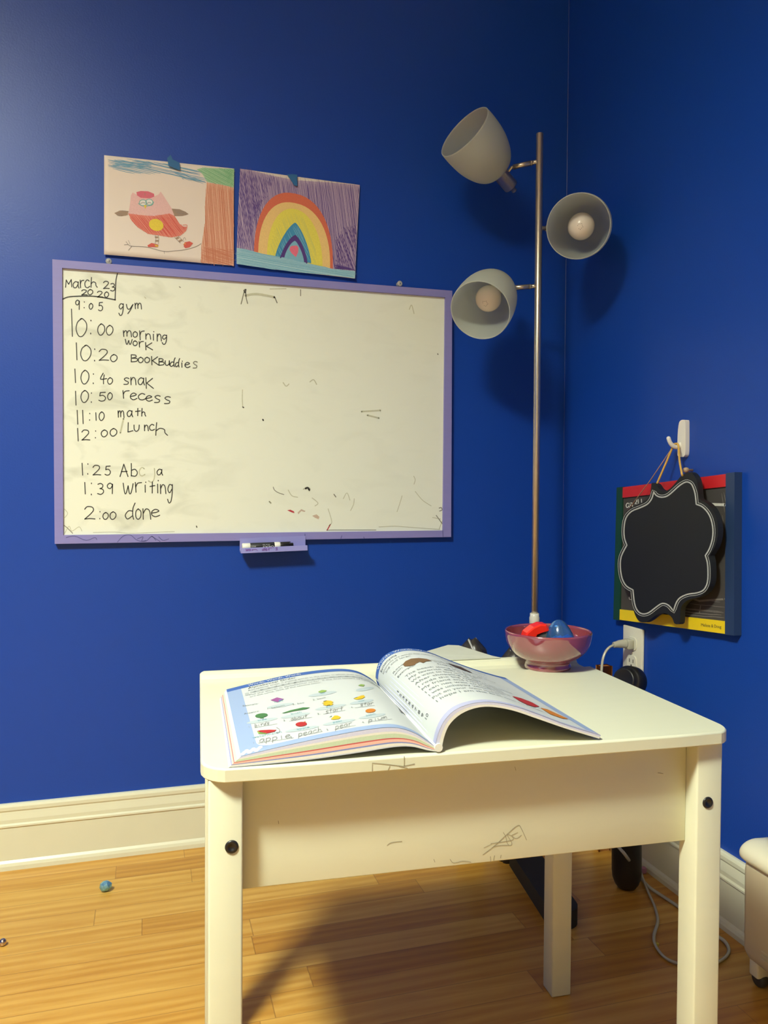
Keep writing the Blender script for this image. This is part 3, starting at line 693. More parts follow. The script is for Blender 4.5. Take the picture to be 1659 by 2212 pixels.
for pg, k in (([(305, 595), (330, 580), (370, 590), (370, 605), (310, 605)], 'red'), ([(350, 585), (372, 592), (370, 603), (352, 600)], 'yel'), ([(525, 600), (530, 575), (560, 568), (582, 580), (560, 605), (535, 610)], 'red'), ([(520, 590), (535, 575), (540, 590)], 'orange')): fill(pg, k, .0007)
line([(520, 470), (545, 470), (540, 500)], 'red2', 1.4, .0006); line([(520, 560), (530, 545), (538, 560)], 'grey', .8, .0006)
line([(175, 572), (190, 590), (210, 600), (300, 605), (400, 630), (460, 628), (540, 618), (600, 600), (630, 582)], 'grey', 1.0, .0006)
line([(165, 592), (190, 590)], 'grey', 1.0, .0006); line([(210, 600), (190, 625)], 'grey', 1.0, .0006); line([(190, 565), (200, 590)], 'grey', .8, .0006); line([(405, 630), (408, 645)], 'grey', .8, .0006)
b.build('paper', CM, dw)
b = MB(); S2 = lambda u, v, lay: on_plane(u, v, (0, 1, 0), -.0085-lay)
tp = z3([(425, 60), (447, 40), (458, 68), (500, 88), (503, 135), (470, 122), (433, 108)]); b.prism([S2(u, v, 0) for u, v in tp], (0, .0004, 0)); b.build('tape', TAPE, dw, 'torn strip of blue tape')
# drawing with the rainbow
dw = thing('rainbow_drawing', 'crayon drawing of a rainbow with a pink heart on purple sky', 'drawing', on_plane(640, 480, (0, 1, 0), 0), 'drawings taped above the whiteboard')
S, b = paper([(519, 365.5), (776.5, 400.5), (765.5, 603.5), (510.5, 571)], lambda s, t: .0035*(1-t)*(.3+.7*abs(s-.5)*2)+.0045*max(0, s-.6)*(1-t)+.0035*abs(s-.45)*t*t+.001)
fullp = [(868, 128), (950, 142), (1060, 168), (1200, 196), (1400, 210), (1593, 228), (1575, 500), (1560, 790), (1400, 745), (845, 640), (855, 400)]
fill(fullp, 'pur2', .0003); hat(fullp, 'pur', 1.45, 2.3, 1.2, .0004, .06, 6); hat([(868, 135), (1080, 180), (1000, 330), (950, 470), (930, 600), (850, 590)], 'pur', 1.3, 2.6, 1.2, .0005, .1, 6)
hat([(1450, 560), (1500, 480), (1570, 470), (1560, 745), (1450, 700)], 'dpur', 1.2, 2.4, 1.5, .0006, .1, 5); hat([(1440, 705), (1560, 740), (1560, 748), (1440, 735)], 'dpur', .3, 1.4, 1.5, .0007)
hat([(940, 340), (1040, 290), (1000, 340), (955, 420)], 'dpur', 1.2, 2.4, 1.3, .0006, .1, 4)
def arch(l, r, a, n=2.2, N=28):
    out = []
    for k in range(N+1):
        th = math.pi*(1-k/N); c, s_ = math.cos(th), math.sin(th)
        cx = math.copysign(abs(c)**(2/n), c); sy = abs(s_)**(2/n)
        bx = (l[0]+r[0])/2+(r[0]-l[0])/2*cx; by = l[1]+(r[1]-l[1])*(cx+1)/2
        mid = (l[1]+r[1])/2
        out.append((bx+(a[0]-(l[0]+r[0])/2)*sy, by+(a[1]-mid)*sy))
    return out
fill(arch((950, 635), (1428, 738), (1202, 278), 2.3), 'arc', .0008); fill(arch((976, 640), (1412, 734), (1202, 336), 2.3), 'peach', .0009)
hat(arch((950, 635), (1428, 738), (1202, 278), 2.3), 'arc', .6, 3, 1.0, .00085)
fill(arch((1030, 650), (1366, 722), (1202, 372), 2.1), 'ylw', .0010); hat(arch((1040, 652), (1330, 715), (1202, 395), 1.8), 'lime', 1.2, 2.6, 1.2, .0011, .2)
fill(arch((1080, 660), (1298, 702), (1202, 455), 1.35), 'blue', .0012); hat(arch((1085, 660), (1290, 700), (1202, 470), 1.35), 'sea', 1.1, 3, 1.0, .0013, .4)
fill(arch((1112, 668), (1275, 700), (1202, 530), 1.4), 'dpur', .0014); fill(arch((1135, 670), (1255, 698), (1200, 566), 1.4), 'sea', .0015)
poly(b, S, z3([(1195, 608), (1210, 594), (1221, 606), (1219, 635), (1205, 665), (1178, 640), (1166, 620), (1172, 600), (1185, 596)]), .0017, CI['heart'])
grd = [(845, 610), (900, 618), (1000, 645), (1150, 672), (1430, 738), (1563, 752), (1560, 796), (1400, 775), (1200, 755), (1000, 730), (845, 708)]
fill(grd, 'sea2', .0018); hat(grd, 'sea', .18, 2.2, 1.4, .0019, .08, 4)
line([(1112, 668), (1140, 610), (1190, 545), (1210, 545), (1240, 610), (1270, 700)], 'dpur', 3.0, .0020)
b.build('paper', CM, dw)
b = MB(); tp = z3([(1152, 160), (1185, 158), (1215, 161), (1216, 231), (1196, 225), (1168, 182)]); b.prism([S2(u, v, 0) for u, v in tp], (0, .0004, 0)); b.build('tape', TAPE, dw, 'torn strip of blue tape')

# ------------------------------------------------------------------ floor lamp
LD = 1.83
pt = at(1166.5, 294, LD); pbm = at(1154, 1330, LD)
px_, py_ = float((pt[0]+pbm[0])/2), float((pt[1]+pbm[1])/2)
lamp = thing('floor_lamp', 'brushed nickel floor lamp with three frosted glass shades in the corner', 'lamp', (px_, py_, 0))
PR = .0082
b = MB(); b.lathe([(0, pt[2]), (PR*.9, pt[2]), (PR, pt[2]-.001), (PR, .02), (0, .02)], (px_, py_, 0), (0, 0, 1), seg=28); b.build('pole', M_nickel, lamp)
b = MB(); b.lathe([(0, .03), (.018, .03), (.022, .024), (.095, .018), (.10, .012), (.10, 0), (0, 0)], (px_, py_, 0), (0, 0, 1), seg=48); b.build('base', M_nickel, lamp)
zc = pbm[2]
b = MB(); b.lathe([(PR, zc+.004), (.0108, zc+.004), (.0108, zc-.003), (.0122, zc-.006), (.0122, zc-.03), (PR, zc-.03)], (px_, py_, 0), (0, 0, 1), seg=24); b.build('collar', mat('clear_white_plastic', rgb(225, 226, 214), .25, noise=.05), lamp, 'white plastic collar')
def frosted():
    m = bpy.data.materials.new('frosted_grey_glass'); m.use_nodes = True
    nt = m.node_tree; p = nt.nodes['Principled BSDF']
    p.inputs['Base Color'].default_value = rgb(214, 218, 206); p.inputs['Roughness'].default_value = .5
    tl = nt.nodes.new('ShaderNodeBsdfTranslucent'); tl.inputs['Color'].default_value = rgb(228, 232, 224)
    mx = nt.nodes.new('ShaderNodeMixShader'); mx.inputs[0].default_value = .50
    nt.links.new(p.outputs[0], mx.inputs[1]); nt.links.new(tl.outputs[0], mx.inputs[2])
    tp = nt.nodes.new('ShaderNodeBsdfTransparent'); mx2 = nt.nodes.new('ShaderNodeMixShader'); mx2.inputs[0].default_value = .18
    nt.links.new(mx.outputs[0], mx2.inputs[1]); nt.links.new(tp.outputs[0], mx2.inputs[2])
    nt.links.new(mx2.outputs[0], nt.nodes['Material Output'].inputs['Surface'])
    n = nt.nodes.new('ShaderNodeTexNoise'); n.inputs['Scale'].default_value = 900
    bp = nt.nodes.new('ShaderNodeBump'); bp.inputs['Strength'].default_value = .05; bp.inputs['Distance'].default_value = .0005
    nt.links.new(n.outputs['Fac'], bp.inputs['Height']); nt.links.new(bp.outputs['Normal'], p.inputs['Normal'])
    return m
M_glass = frosted()
M_bulb = mat('opal_bulb_glass', rgb(236, 226, 214), .22, noise=.02)
M_print = mat('bulb_print', rgb(110, 104, 98), .5, noise=.1)
def head(base_px, base_dep, mouth_px, mouth_dep, zarm, arm_px, arm_dep):
    A = at(base_px[0], base_px[1], base_dep); Mo = at(mouth_px[0], mouth_px[1], mouth_dep)
    ax = Mo-A; L = np.linalg.norm(ax); ax /= L
    k = L/.135
    hd = MB()
    hd.lathe([(0, -.060), (.0055, -.060), (.0060, -.058), (.0060, -.046), (0.0165, -.045), (.0175, -.043), (.0175, -.002), (.0190, .0), (.0190, .006), (.0, .006)], A, ax, seg=28)
    h = hd.build('lamp_head', M_nickel, lamp)
    sh = MB()
    pr = [(.017, 0), (.030, .004), (.041, .012), (.051, .026), (.058, .042), (.0635, .060), (.067, .080), (.0685, .100), (.0688, .118), (.0680, .135)]
    sm = crom([(r, hh*k) for r, hh in pr], 4); inn = [(r-.0022, hh+(.0016 if hh < .02 else 0)) for r, hh in sm][::-1]
    sh.lathe([tuple(q) for q in sm]+[(sm[-1][0]-.0011, sm[-1][1]+.0008)]+inn, A, ax, seg=56)
    sh.build('lamp_shade', M_glass, h)
    bu = MB(); R = .0295; cz = .070*k
    prof = [(.0, .006), (.0135, .006), (.0135, .022*k), (.017, .034*k)]
    a0 = math.asin(.017/R); N = 14
    for q in range(N+1):
        an = math.pi-a0-(math.pi-a0)*q/N; prof.append((R*math.sin(an)+1e-6, cz+R*math.cos(an)))
    bu.lathe(prof, A, ax, seg=36)
    # printed ring of tiny marks on the bulb top
    t = np.array([0, 0, 1.0]); e1 = np.cross(ax, t); e1 /= np.linalg.norm(e1); e2 = np.cross(e1, ax)
    C = A+ax*cz
    for q in range(9):
        an = q*.6+.3; rr = .19 if q % 2 else .15
        pts = []
        for (da, dr) in ((0, 0), (.22, 0), (.22, .05), (0, .05)):
            rr2 = rr+dr; d = ax*math.cos(rr2)+(e1*math.cos(an+da)+e2*math.sin(an+da))*math.sin(rr2); pts.append(C+d*(R+.0002))
        bu.face(pts, 1)
    bu.build('bulb', [M_bulb, M_print], h, 'round white opal bulb')
    ar = MB()
    ps = np.array([px_, py_, zarm]); pe = at(arm_px[0], arm_px[1], arm_dep); rad = pe-ps; l2 = np.linalg.norm(rad); rad /= l2
    ar.tube([ps, ps+rad*.018], .0050, seg=16)
    ar.tube([ps+rad*.018, ps+rad*.0195], .0063, seg=16)
    ar.tube([ps+rad*.0195, ps+rad*l2], .0058, seg=16)
    ar.tube([ps+rad*(l2-.004), pe+rad*.003, A-ax*.016], .0036, seg=12)
    ar.build('arm', M_nickel, h)
zA = at(1160, 353, LD)[2]; zB = at(1160, 495, LD)[2]; zC = at(1160, 619, LD)[2]
head((1079, 374), LD-.005, (1003, 285), LD-.075, zA, (1108, 361), LD)
head((1262, 489), LD-.02, (1249, 489), LD-.150, zB, (1192, 494), LD)
head((1074, 618), LD-.01, (1037, 671), LD-.112, zC, (1106, 622), LD)

# ------------------------------------------------------------------ framed chalkboard, sign, hook on the right wall
FX = -.017
def S_wallR(u, v, lay): return on_plane(u, v, (1, 0, 0), FX-lay)
Z5 = 3.7493
def z5(pts): return [(1300+x/Z5, 890+y/Z5) for x, y in pts]
TLc, TRc, BRc, BLc = z5([(120, 612), (1075, 487), (1070, 1812), (92, 1680)])
def cb(f, g):  # fractions across / down the framed board
    a = np.array(TLc)*(1-f)+np.array(TRc)*f; c = np.array(BLc)*(1-f)+np.array(BRc)*f; return tuple(a*(1-g)+c*g)
cb3 = lambda f, g: on_plane(*cb(f, g), (1, 0, 0), FX)
fb = thing('framed_chalkboard', 'small chalkboard with red, green, blue and yellow frame rails on the right wall', 'chalkboard', (0, cb3(.5, .5)[1], cb3(.5, 1)[2]))
def rail(name, quad, m, thick, text=None, label=None, mats=None):
    q = MB(); P = [S_wallR(*cb(f, g), 0) for f, g in quad]; q.prism(P, (thick, 0, 0)); 
    if text: text(q)
    return q.build(name, mats or m, fb, label)
M_red = mat('red_rail_paint', rgb(206, 38, 44), .45, noise=.08); M_yel = mat('yellow_rail_paint', rgb(246, 214, 24), .45, noise=.05)
M_grn = mat('dark_green_rail_paint', rgb(24, 70, 52), .45, noise=.12); M_nav = mat('navy_rail_paint', rgb(40, 62, 100), .45, noise=.12)
M_slate = mat('dusty_slate', rgb(74, 70, 68), .85, noise=.35, nscale=14); M_chalk = mat('white_chalk', rgb(226, 224, 214), .9, noise=.2, nscale=300); M_chalkf = mat('faint_chalk', rgb(128, 124, 118), .9, noise=.3, nscale=200)
rail('side_rail', [(0, 0), (.052, 0), (.052, 1), (0, 1)], M_grn, .0168, label='dark green rail')
rail('side_rail', [(.925, 0), (1, 0), (1, 1), (.925, 1)], M_nav, .0168, label='navy blue rail')
rail('top_rail', [(.052, .004), (.925, .004), (.925, .082), (.052, .082)], M_red, .0160, label='red rail')
def maker(q):
    c0 = np.array(z5([(802, 1735)])[0]); c1 = np.array(z5([(968, 1752)])[0]); up = np.array([.0, -1.0])*36/Z5
    text_on(q, lambda xf, y: S_wallR(*(c0+(c1-c0)*xf+up*y), .0004), 'Melissa & Doug', 1)
rail('bottom_rail', [(.052, .918), (.925, .918), (.925, .996), (.052, .996)], M_yel, .0160, maker, 'yellow rail', [M_yel, M_ink])
q = MB(); P = [on_plane(*cb(f, g), (1, 0, 0), FX)+np.array([.003, 0, 0]) for f, g in ((.045, .075), (.93, .075), (.93, .925), (.045, .925))]; q.prism(P, (.010, 0, 0))
S_sl = lambda u, v, lay: on_plane(u, v, (1, 0, 0), FX+.003-lay)
ribbon(q, S_sl, z5([(880, 748), (940, 750), (1000, 752)]), 6, .0004, 1); ribbon(q, S_sl, z5([(800, 1570), (795, 1600), (790, 1630)]), 2.0, .0004, 2); ribbon(q, S_sl, z5([(700, 1500), (790, 1530), (990, 1515)]), 4.0, .0003, 2)
letters(q, S_sl, [('a', 195, 225, 738, 775), ('n', 232, 250, 735, 765), ('2', 268, 285, 712, 745), ('1', 290, 300, 708, 740), ('1', 315, 328, 705, 735)], 1300, 890, Z5, 1.8, .0005, 1)
ribbon(q, S_sl, crom(z5([(222, 1500), (224, 1515), (238, 1520)]), 4), 1.8, .0005, 1)
hatch(q, S_sl, z5([(960, 660), (1000, 640), (1000, 900), (985, 900)]), 1.4, 3, 1.2, .0003, 2, random.Random(3), 3, .3)
hatch(q, S_sl, z5([(640, 1560), (985, 1520), (985, 1680), (640, 1640)]), .1, 4, 1.4, .0003, 2, random.Random(4), 8, .35)
q.build('slate_panel', [M_slate, M_chalk, M_chalkf], fb, 'dusty grey slate panel')
# hook
hk = thing('wall_hook', 'white adhesive plastic hook on the blue wall above the chalkboard', 'hook', on_plane(1472, 945, (1, 0, 0), 0))
M_hook = mat('white_hook_plastic', rgb(236, 232, 222), .3, noise=.03)
Zh = 11.85
def zh(pts): return [(1380+x/Zh, 890+y/Zh) for x, y in pts]
hc = on_plane(*zh([(1100, 660)])[0], (1, 0, 0), -.008)
b = MB()
fo = crom([on_plane(*p, (1, 0, 0), -.010) for p in zh([(1040, 250), (1090, 205), (1150, 200), (1190, 225), (1195, 400), (1195, 800), (1185, 1060), (1150, 1140), (1090, 1150), (1010, 1130), (985, 1080), (985, 850), (995, 550), (1015, 350)])], 5, True)
b.prism(fo, (.0095, 0, 0), smooth_side=False)
b.build('hook_plate', M_hook, hk)
hz = on_plane(*zh([(1030, 870)])[0], (1, 0, 0), -.012)
arm_pts = [(-.008, hz[1]+.001, hz[2]+.006), (-.012, hz[1], hz[2]-.0005), (-.020, hz[1], hz[2]-.0025), (-.028, hz[1], hz[2]+.0005), (-.034, hz[1], hz[2]+.007), (-.0375, hz[1], hz[2]+.015)]
b = MB(); b.tube(crom(arm_pts, 5), .0042, seg=14); b.sphere(arm_pts[-1], .0042, seg=14, rings=8); b.build('hook_arm', M_hook, hk)
# hanging sign
SX = -.046
def S_sign(u, v, lay): return on_plane(u, v, (1, 0, 0), SX-lay)
out_z = [(700, 487), (735, 500), (765, 545), (778, 610), (786, 690), (800, 712), (850, 738), (895, 785), (925, 850), (941, 935), (938, 1010), (918, 1085), (885, 1145), (874, 1165), (884, 1215), (888, 1300), (884, 1370), (862, 1432), (815, 1482), (760, 1506), (700, 1522), (655, 1560), (636, 1610), (631, 1708), (590, 1714), (572, 1672), (540, 1640), (490, 1628), (440, 1645), (390, 1682), (345, 1704), (300, 1692), (268, 1640), (250, 1570), (240, 1482), (228, 1462), (190, 1435), (158, 1385), (140, 1310), (136, 1225), (147, 1145), (172, 1095), (180, 1075), (168, 1020), (163, 945), (172, 870), (198, 808), (240, 772), (300, 747), (355, 715), (388, 672), (398, 620), (405, 575), (440, 585), (465, 622), (505, 640), (550, 622), (600, 570), (645, 515)]
sg = thing('scalloped_sign', 'black scalloped blank chalkboard plaque with white outline, hanging from the white hook', 'sign', on_plane(*z5([(540, 1100)])[0], (1, 0, 0), SX))
M_sblk = mat('black_sign_paint', rgb(27, 29, 29), .55, noise=.15, nscale=8); M_chl = mat('white_painted_line', rgb(196, 198, 194), .8, noise=.45, nscale=700)
b = MB(); ol3 = [S_sign(u, v, 0) for u, v in crom(z5(out_z), 3, True)]
b.prism(ol3, (.0115, 0, 0))
thick = [(420, 645), (440, 675), (480, 690), (530, 680), (580, 640), (630, 595), (680, 567), (715, 575), (735, 600), (755, 660), (765, 748), (810, 765), (855, 810), (885, 870), (900, 950), (895, 1030), (870, 1110), (838, 1162), (855, 1220), (860, 1300), (855, 1380), (825, 1440), (770, 1465), (700, 1475), (640, 1500), (605, 1540), (580, 1612), (540, 1565), (490, 1550), (440, 1580), (380, 1625), (330, 1635), (290, 1610), (265, 1550), (252, 1440), (200, 1410), (165, 1350), (150, 1260), (157, 1170), (203, 1078), (183, 1020), (180, 940), (195, 860), (240, 805), (310, 775), (370, 745), (405, 700)]
corners = {0, 10, 17, 26, 34, 39}
def smooth_segments(pts, cor):
    cs = sorted(cor); n = len(pts); out = []
    for a_, c_ in zip(cs, cs[1:]+[cs[0]+n]):
        out += crom([pts[k % n] for k in range(a_, c_+1)], 3)[:-1]
    return out
th_s = smooth_segments(z5(thick), corners)
ribbon(b, S_sign, th_s, 2.9, .0004, 1, closed=True)
cen = np.array(z5([(525, 1100)])[0]); off = []
for i, p in enumerate(th_s):
    t = np.array(th_s[(i+1) % len(th_s)])-np.array(th_s[i-1]); t /= np.linalg.norm(t); nn = np.array([t[1], -t[0]])
    off.append(np.array(p)+nn*4.6)
ribbon(b, S_sign, off, 1.1, .0004, 1, closed=True)
b.build('sign_panel', [M_sblk, M_chl], sg)
M_cord = mat('straw_cord', rgb(222, 176, 84), .8, noise=.3, nscale=500); M_twine = mat('pale_twine', rgb(190, 140, 112), .85, noise=.3, nscale=500)
hookp = np.array(arm_pts[2])+np.array([0, 0, .0055])
def P_sign(pt, lay=0.0): return S_sign(*z5([pt])[0], lay)
b = MB()
e1 = P_sign((447, 580), -.005); e2 = P_sign((652, 515), .002)
b.tube(crom([e1, e1*.5+(hookp+np.array([-.004, .004, -.006]))*.5, hookp+np.array([-.004, .0035, -.004]), hookp+np.array([-.001, .002, .0008]), hookp+np.array([.003, -.004, -.002]), (hookp+np.array([0, -.004, -.006]))*.5+e2*.5, e2], 6), .0021, seg=8)
b.build('cord', M_cord, sg, 'straw coloured hanging cord')
b = MB(); e3 = P_sign((208, 800), -.006)
b.tube([hookp+np.array([-.003, .003, -.003]), (hookp+e3)/2+np.array([0, 0, -.002]), e3], .0010, seg=6); b.build('cord', M_twine, sg, 'thin pinkish cord')
b = MB(); c = on_plane(*z5([(695, 470)])[0], (1, 0, 0), -.012); b.lathe([(0, 0), (.0025, 0), (.0025, .010), (.0048, .012), (.0055, .016), (.0045, .020), (0, .0215)], (0, c[1], c[2]), (-1, 0, 0), seg=18)
tag(b.build('wall_peg', mat('tan_peg', rgb(188, 160, 124), .5, noise=.1)), 'small tan peg sticking out just above the red rail', 'peg')

# ------------------------------------------------------------------ outlet, plug and cords
oy0, oy1 = -.285, -.3585; oz1, oz0 = .516, .402
outlet = thing('wall_outlet', 'white duplex wall outlet below the framed chalkboard', 'outlet', (0, (oy0+oy1)/2, (oz0+oz1)/2))
M_out = mat('outlet_white_plastic', rgb(226, 224, 206), .35, noise=.03); M_slot = mat('outlet_slots', rgb(60, 58, 54), .6, noise=.1)
b = MB(); b.box((-.006, oy1, oz0), (0, oy0, oz1), 0, .002); b.build('cover_plate', M_out, outlet)
ym, zm = (oy0+oy1)/2, (oz0+oz1)/2
for zz in (zm+.0205, zm-.0205):
    b = MB(); ell_ = rounded_rect(-.0165, .0165, -.0145, .0145, (.009,)*4)
    b.prism([(-.0082, ym+p[0], zz+p[1]) for p in ell_], (.003, 0, 0))
    for dy in (-.0065, .0065): b.box((-.0086, ym+dy-.001, zz-.002), (-.0080, ym+dy+.001, zz+.006), 1)
    b.lathe([(0, .0004), (.0024, .0004), (.0024, 0)], (-.0082, ym, zz-.0085), (-1, 0, 0), 1, seg=12)
    b.build('receptacle', [M_out, M_slot], outlet)
b = MB(); b.lathe([(0, .0012), (.003, .0009), (.0034, 0)], (-.006, ym, zm), (-1, 0, 0), seg=14); b.build('screw', M_out, outlet)
M_clear = bpy.data.materials.new('clear_cord_plastic'); M_clear.use_nodes = True
pb = M_clear.node_tree.nodes['Principled BSDF']; pb.inputs['Base Color'].default_value = rgb(206, 204, 186); pb.inputs['Roughness'].default_value = .18; pb.inputs['Transmission Weight'].default_value = .25
pc_ = thing('power_cord', 'clear power cord plugged into the white outlet, running down behind the desk', 'power cord', (-.02, ym, zm+.02))
b = MB()
zz = zm+.0205
b.box((-.024, ym-.011, zz-.012), (-.0087, ym+.011, zz+.010), 0, .003)
b.tube(crom([(-.022, ym, zz), (-.034, ym+.002, zz), (-.044, ym+.003, zz-.001), (-.052, ym+.004, zz-.002)], 4), [.0105, .0105, .0100, .0095, .0090, .0088, .0085, .008, .0075, .007, .007, .0066, .0062], seg=14)
b.build('plug', M_clear, pc_)
b = MB()
fl = lambda u, v, z=.004: on_plane(u, v, (0, 0, 1), z)
cpath = [(-.052, ym+.004, zz-.002), (-.066, ym+.002, zz-.008), (-.078, ym, zz-.022), (-.086, ym-.004, zz-.046), (-.092, ym-.010, zz-.10), (-.100, ym-.014, .22), (-.104, ym-.016, .10), at(1347, 1842, 1.555), fl(1372, 1878, .012), fl(1398, 1912, .008), fl(1430, 1935), fl(1462, 1956), fl(1500, 1985), fl(1540, 2016), fl(1566, 2034), fl(1574, 2056), fl(1555, 2076), fl(1515, 2088), fl(1462, 2080), fl(1434, 2066), fl(1416, 2042), fl(1413, 2020), fl(1421, 1990), fl(1415, 1960), fl(1400, 1926), fl(1390, 1900, .010), fl(1383, 1880, .012)]
b.tube(crom(cpath, 7), .0033, seg=8, flat=.75)
b.build('cord', M_clear, pc_)
b = MB(); c = fl(1419, 2040, .002); b.box(c-np.array([.003, .003, .002]), c+np.array([.003, .003, .003]), 0, .001)
tag(b.build('yellow_crumb', mat('yellow_crumb', rgb(214, 196, 70), .6, noise=.1)), 'tiny yellow scrap on the floor beside the clear cord', 'scrap')

# ------------------------------------------------------------------ white portable heater at the right edge
ht = thing('baseboard_heater', 'white convector heater on casters against the right baseboard', 'heater', (-.06, -.95, 0))
M_heat = mat('cream_enamel', rgb(232, 226, 198), .35, noise=.03, nscale=6); M_heat2 = mat('cream_enamel_panel', rgb(214, 202, 170), .42, noise=.03, nscale=6)
y0h, y1h = -.768, -1.45
def extr(prof, y0, y1, mb, m=0, rnd_end=.02, n=5):
    cx_ = np.mean([p[0] for p in prof]); cz_ = np.mean([p[1] for p in prof]); rows = []
    for k in range(n+1):
        a = math.pi/2*k/n; f = 1-(1-math.sin(a))*.28; rows.append([(cx_+(p[0]-cx_)*f, y0-rnd_end*(1-math.cos(a)), cz_+(p[1]-cz_)*f) for p in prof])
    rows.append([(p[0], y1, p[1]) for p in prof])
    mb.grid([r+[r[0]] for r in rows], m, True); mb.face(rows[0]); mb.face(rows[-1][::-1])
HX = -.020
cap = [(HX, .212), (HX, .238)]+[(HX-.048+.0-.040*math.sin(a), .218+.023*math.cos(a)*1.0) for a in [math.pi/2*k/8*1.0 for k in range(9)]]+[(HX-.0875, .213), (HX-.084, .210), (HX-.078, .208)]
b = MB(); extr(cap, y0h, y1h, b); 
b.build('heater_cap', M_heat, ht)
bodyp = [(HX, .045), (HX, .212), (HX-.079, .212), (HX-.081, .200), (HX-.080, .060), (HX-.072, .046), (HX-.055, .034), (HX-.03, .034)]
b = MB(); extr(bodyp, y0h-.006, y1h, b, rnd_end=.01)
for zz in (.066, .072, .078): b.box((HX-.0815, y1h, zz), (HX-.080, y0h-.05, zz+.002), 0, .0004)
b.build('heater_body', M_heat2, ht)
b = MB(); b.box((HX-.070, -.800, .018), (HX-.020, -.780, .050), 0, .003); f_ = b.build('caster_bracket', M_heat, ht)
b = MB()
for xx in (HX-.062, HX-.036): b.lathe([(0, 0), (.012, 0), (.013, .003), (.013, .009), (.012, .012), (0, .012)], (xx, -.790, .0131), (1, 0, 0), seg=20)
b.build('caster_wheel', mat('grey_caster_rubber', rgb(70, 68, 64), .5, noise=.1), f_, 'grey caster wheels')

# ------------------------------------------------------------------ open workbook
BY0, BY1 = .003, .266
def curve(pts, n): 
    c = crom(pts, 12); L = np.concatenate([[0], np.cumsum([np.linalg.norm(c[i+1]-c[i]) for i in range(len(c)-1)])]); t = np.linspace(0, L[-1], n)
    A = np.array(c); return np.stack([np.interp(t, L, A[:, 0]), np.interp(t, L, A[:, 1])], -1)
NL = 48
LF = curve([(.039, .5505), (.075, .557), (.122, .564), (.165, .569), (.195, .5695), (.215, .5635), (.230, .554), (.240, .546)], NL)
LB = curve([(.034, .5525), (.076, .561), (.126, .5695), (.175, .573), (.205, .570), (.225, .560), (.236, .551), (.2385, .547)], NL)
BF = curve([(.027, .5405), (.060, .5410), (.110, .5425), (.160, .5460), (.195, .5490), (.215, .5480), (.232, .5430), (.244, .5405)], NL)
BB = curve([(.025, .5405), (.060, .5410), (.110, .5425), (.160, .5450), (.195, .5470), (.215, .5460), (.232, .5430), (.243, .5405)], NL)
RF = curve([(.2405, .547), (.2435, .560), (.250, .573), (.262, .584), (.280, .5895), (.301, .590), (.327, .5845), (.354, .5745), (.392, .5590), (.432, .5455)], NL)
RB = curve([(.2390, .548), (.2355, .560), (.2405, .580), (.255, .5925), (.278, .597), (.308, .592), (.338, .5795), (.375, .565), (.408, .554), (.426, .549)], NL)
UF = curve([(.2470, .5415), (.2500, .556), (.256, .569), (.268, .579), (.284, .5845), (.302, .585), (.327, .5795), (.354, .5695), (.392, .5550), (.430, .5420)], NL)
UB = curve([(.2440, .5415), (.2410, .556), (.246, .574), (.260, .5865), (.280, .591), (.308, .586), (.338, .5735), (.375, .559), (.408, .5485), (.424, .5440)], NL)
def surf(cf, cb_):
    def P(s, t, lay=0.0):
        i = s*(NL-1)
        xf = np.interp(i, range(NL), cf[:, 0]); zf = np.interp(i, range(NL), cf[:, 1]); xb = np.interp(i, range(NL), cb_[:, 0]); zb = np.interp(i, range(NL), cb_[:, 1])
        X = D(xf+(xb-xf)*t, BY0+(BY1-BY0)*t, zf+(zb-zf)*t)
        if lay:
            j = min(max(i, .5), NL-1.5)
            dx = np.interp(j+.5, range(NL), cf[:, 0])-np.interp(j-.5, range(NL), cf[:, 0]); dz_ = np.interp(j+.5, range(NL), cf[:, 1])-np.interp(j-.5, range(NL), cf[:, 1])
            l = math.hypot(dx, dz_); X = X+(DX*(-dz_/l)+DZ*(dx/l))*lay
        return X
    gs = [(i/30, j/16) for i in range(31) for j in range(17)]; gp = np.array([proj(P(*g)) for g in gs])
    def inv(u, v):
        k = int(np.argmin(((gp-np.array([u, v]))**2).sum(1))); s, t = gs[k]
        for _ in range(8):
            s = min(max(s, .002), .998); t = min(max(t, .002), .998)
            p0_ = proj(P(s, t)); h = 1e-3; J = np.stack([(proj(P(s+h, t))-p0_)/h, (proj(P(s, t+h))-p0_)/h], -1)
            try: d = np.linalg.solve(J, np.array([u, v])-p0_)
            except Exception: break
            s += max(-.1, min(.1, d[0])); t += max(-.1, min(.1, d[1]))
        return min(max(s, .002), .998), min(max(t, .002), .998)
    return P, inv
LP, LI = surf(LF, LB); RP, RI = surf(RF, RB)
book = thing('workbook', 'thick open paperback workbook with coloured page edges lying on the white desk', 'book', D(.24, .13, DT))
PG = mat('page_paper', rgb(192, 196, 196), .6, noise=.02, nscale=10)
def prgb(r, g, b):
    c = rgb(r, g, b); return (c[0]*.62, c[1]*.62, c[2]*.62, 1)
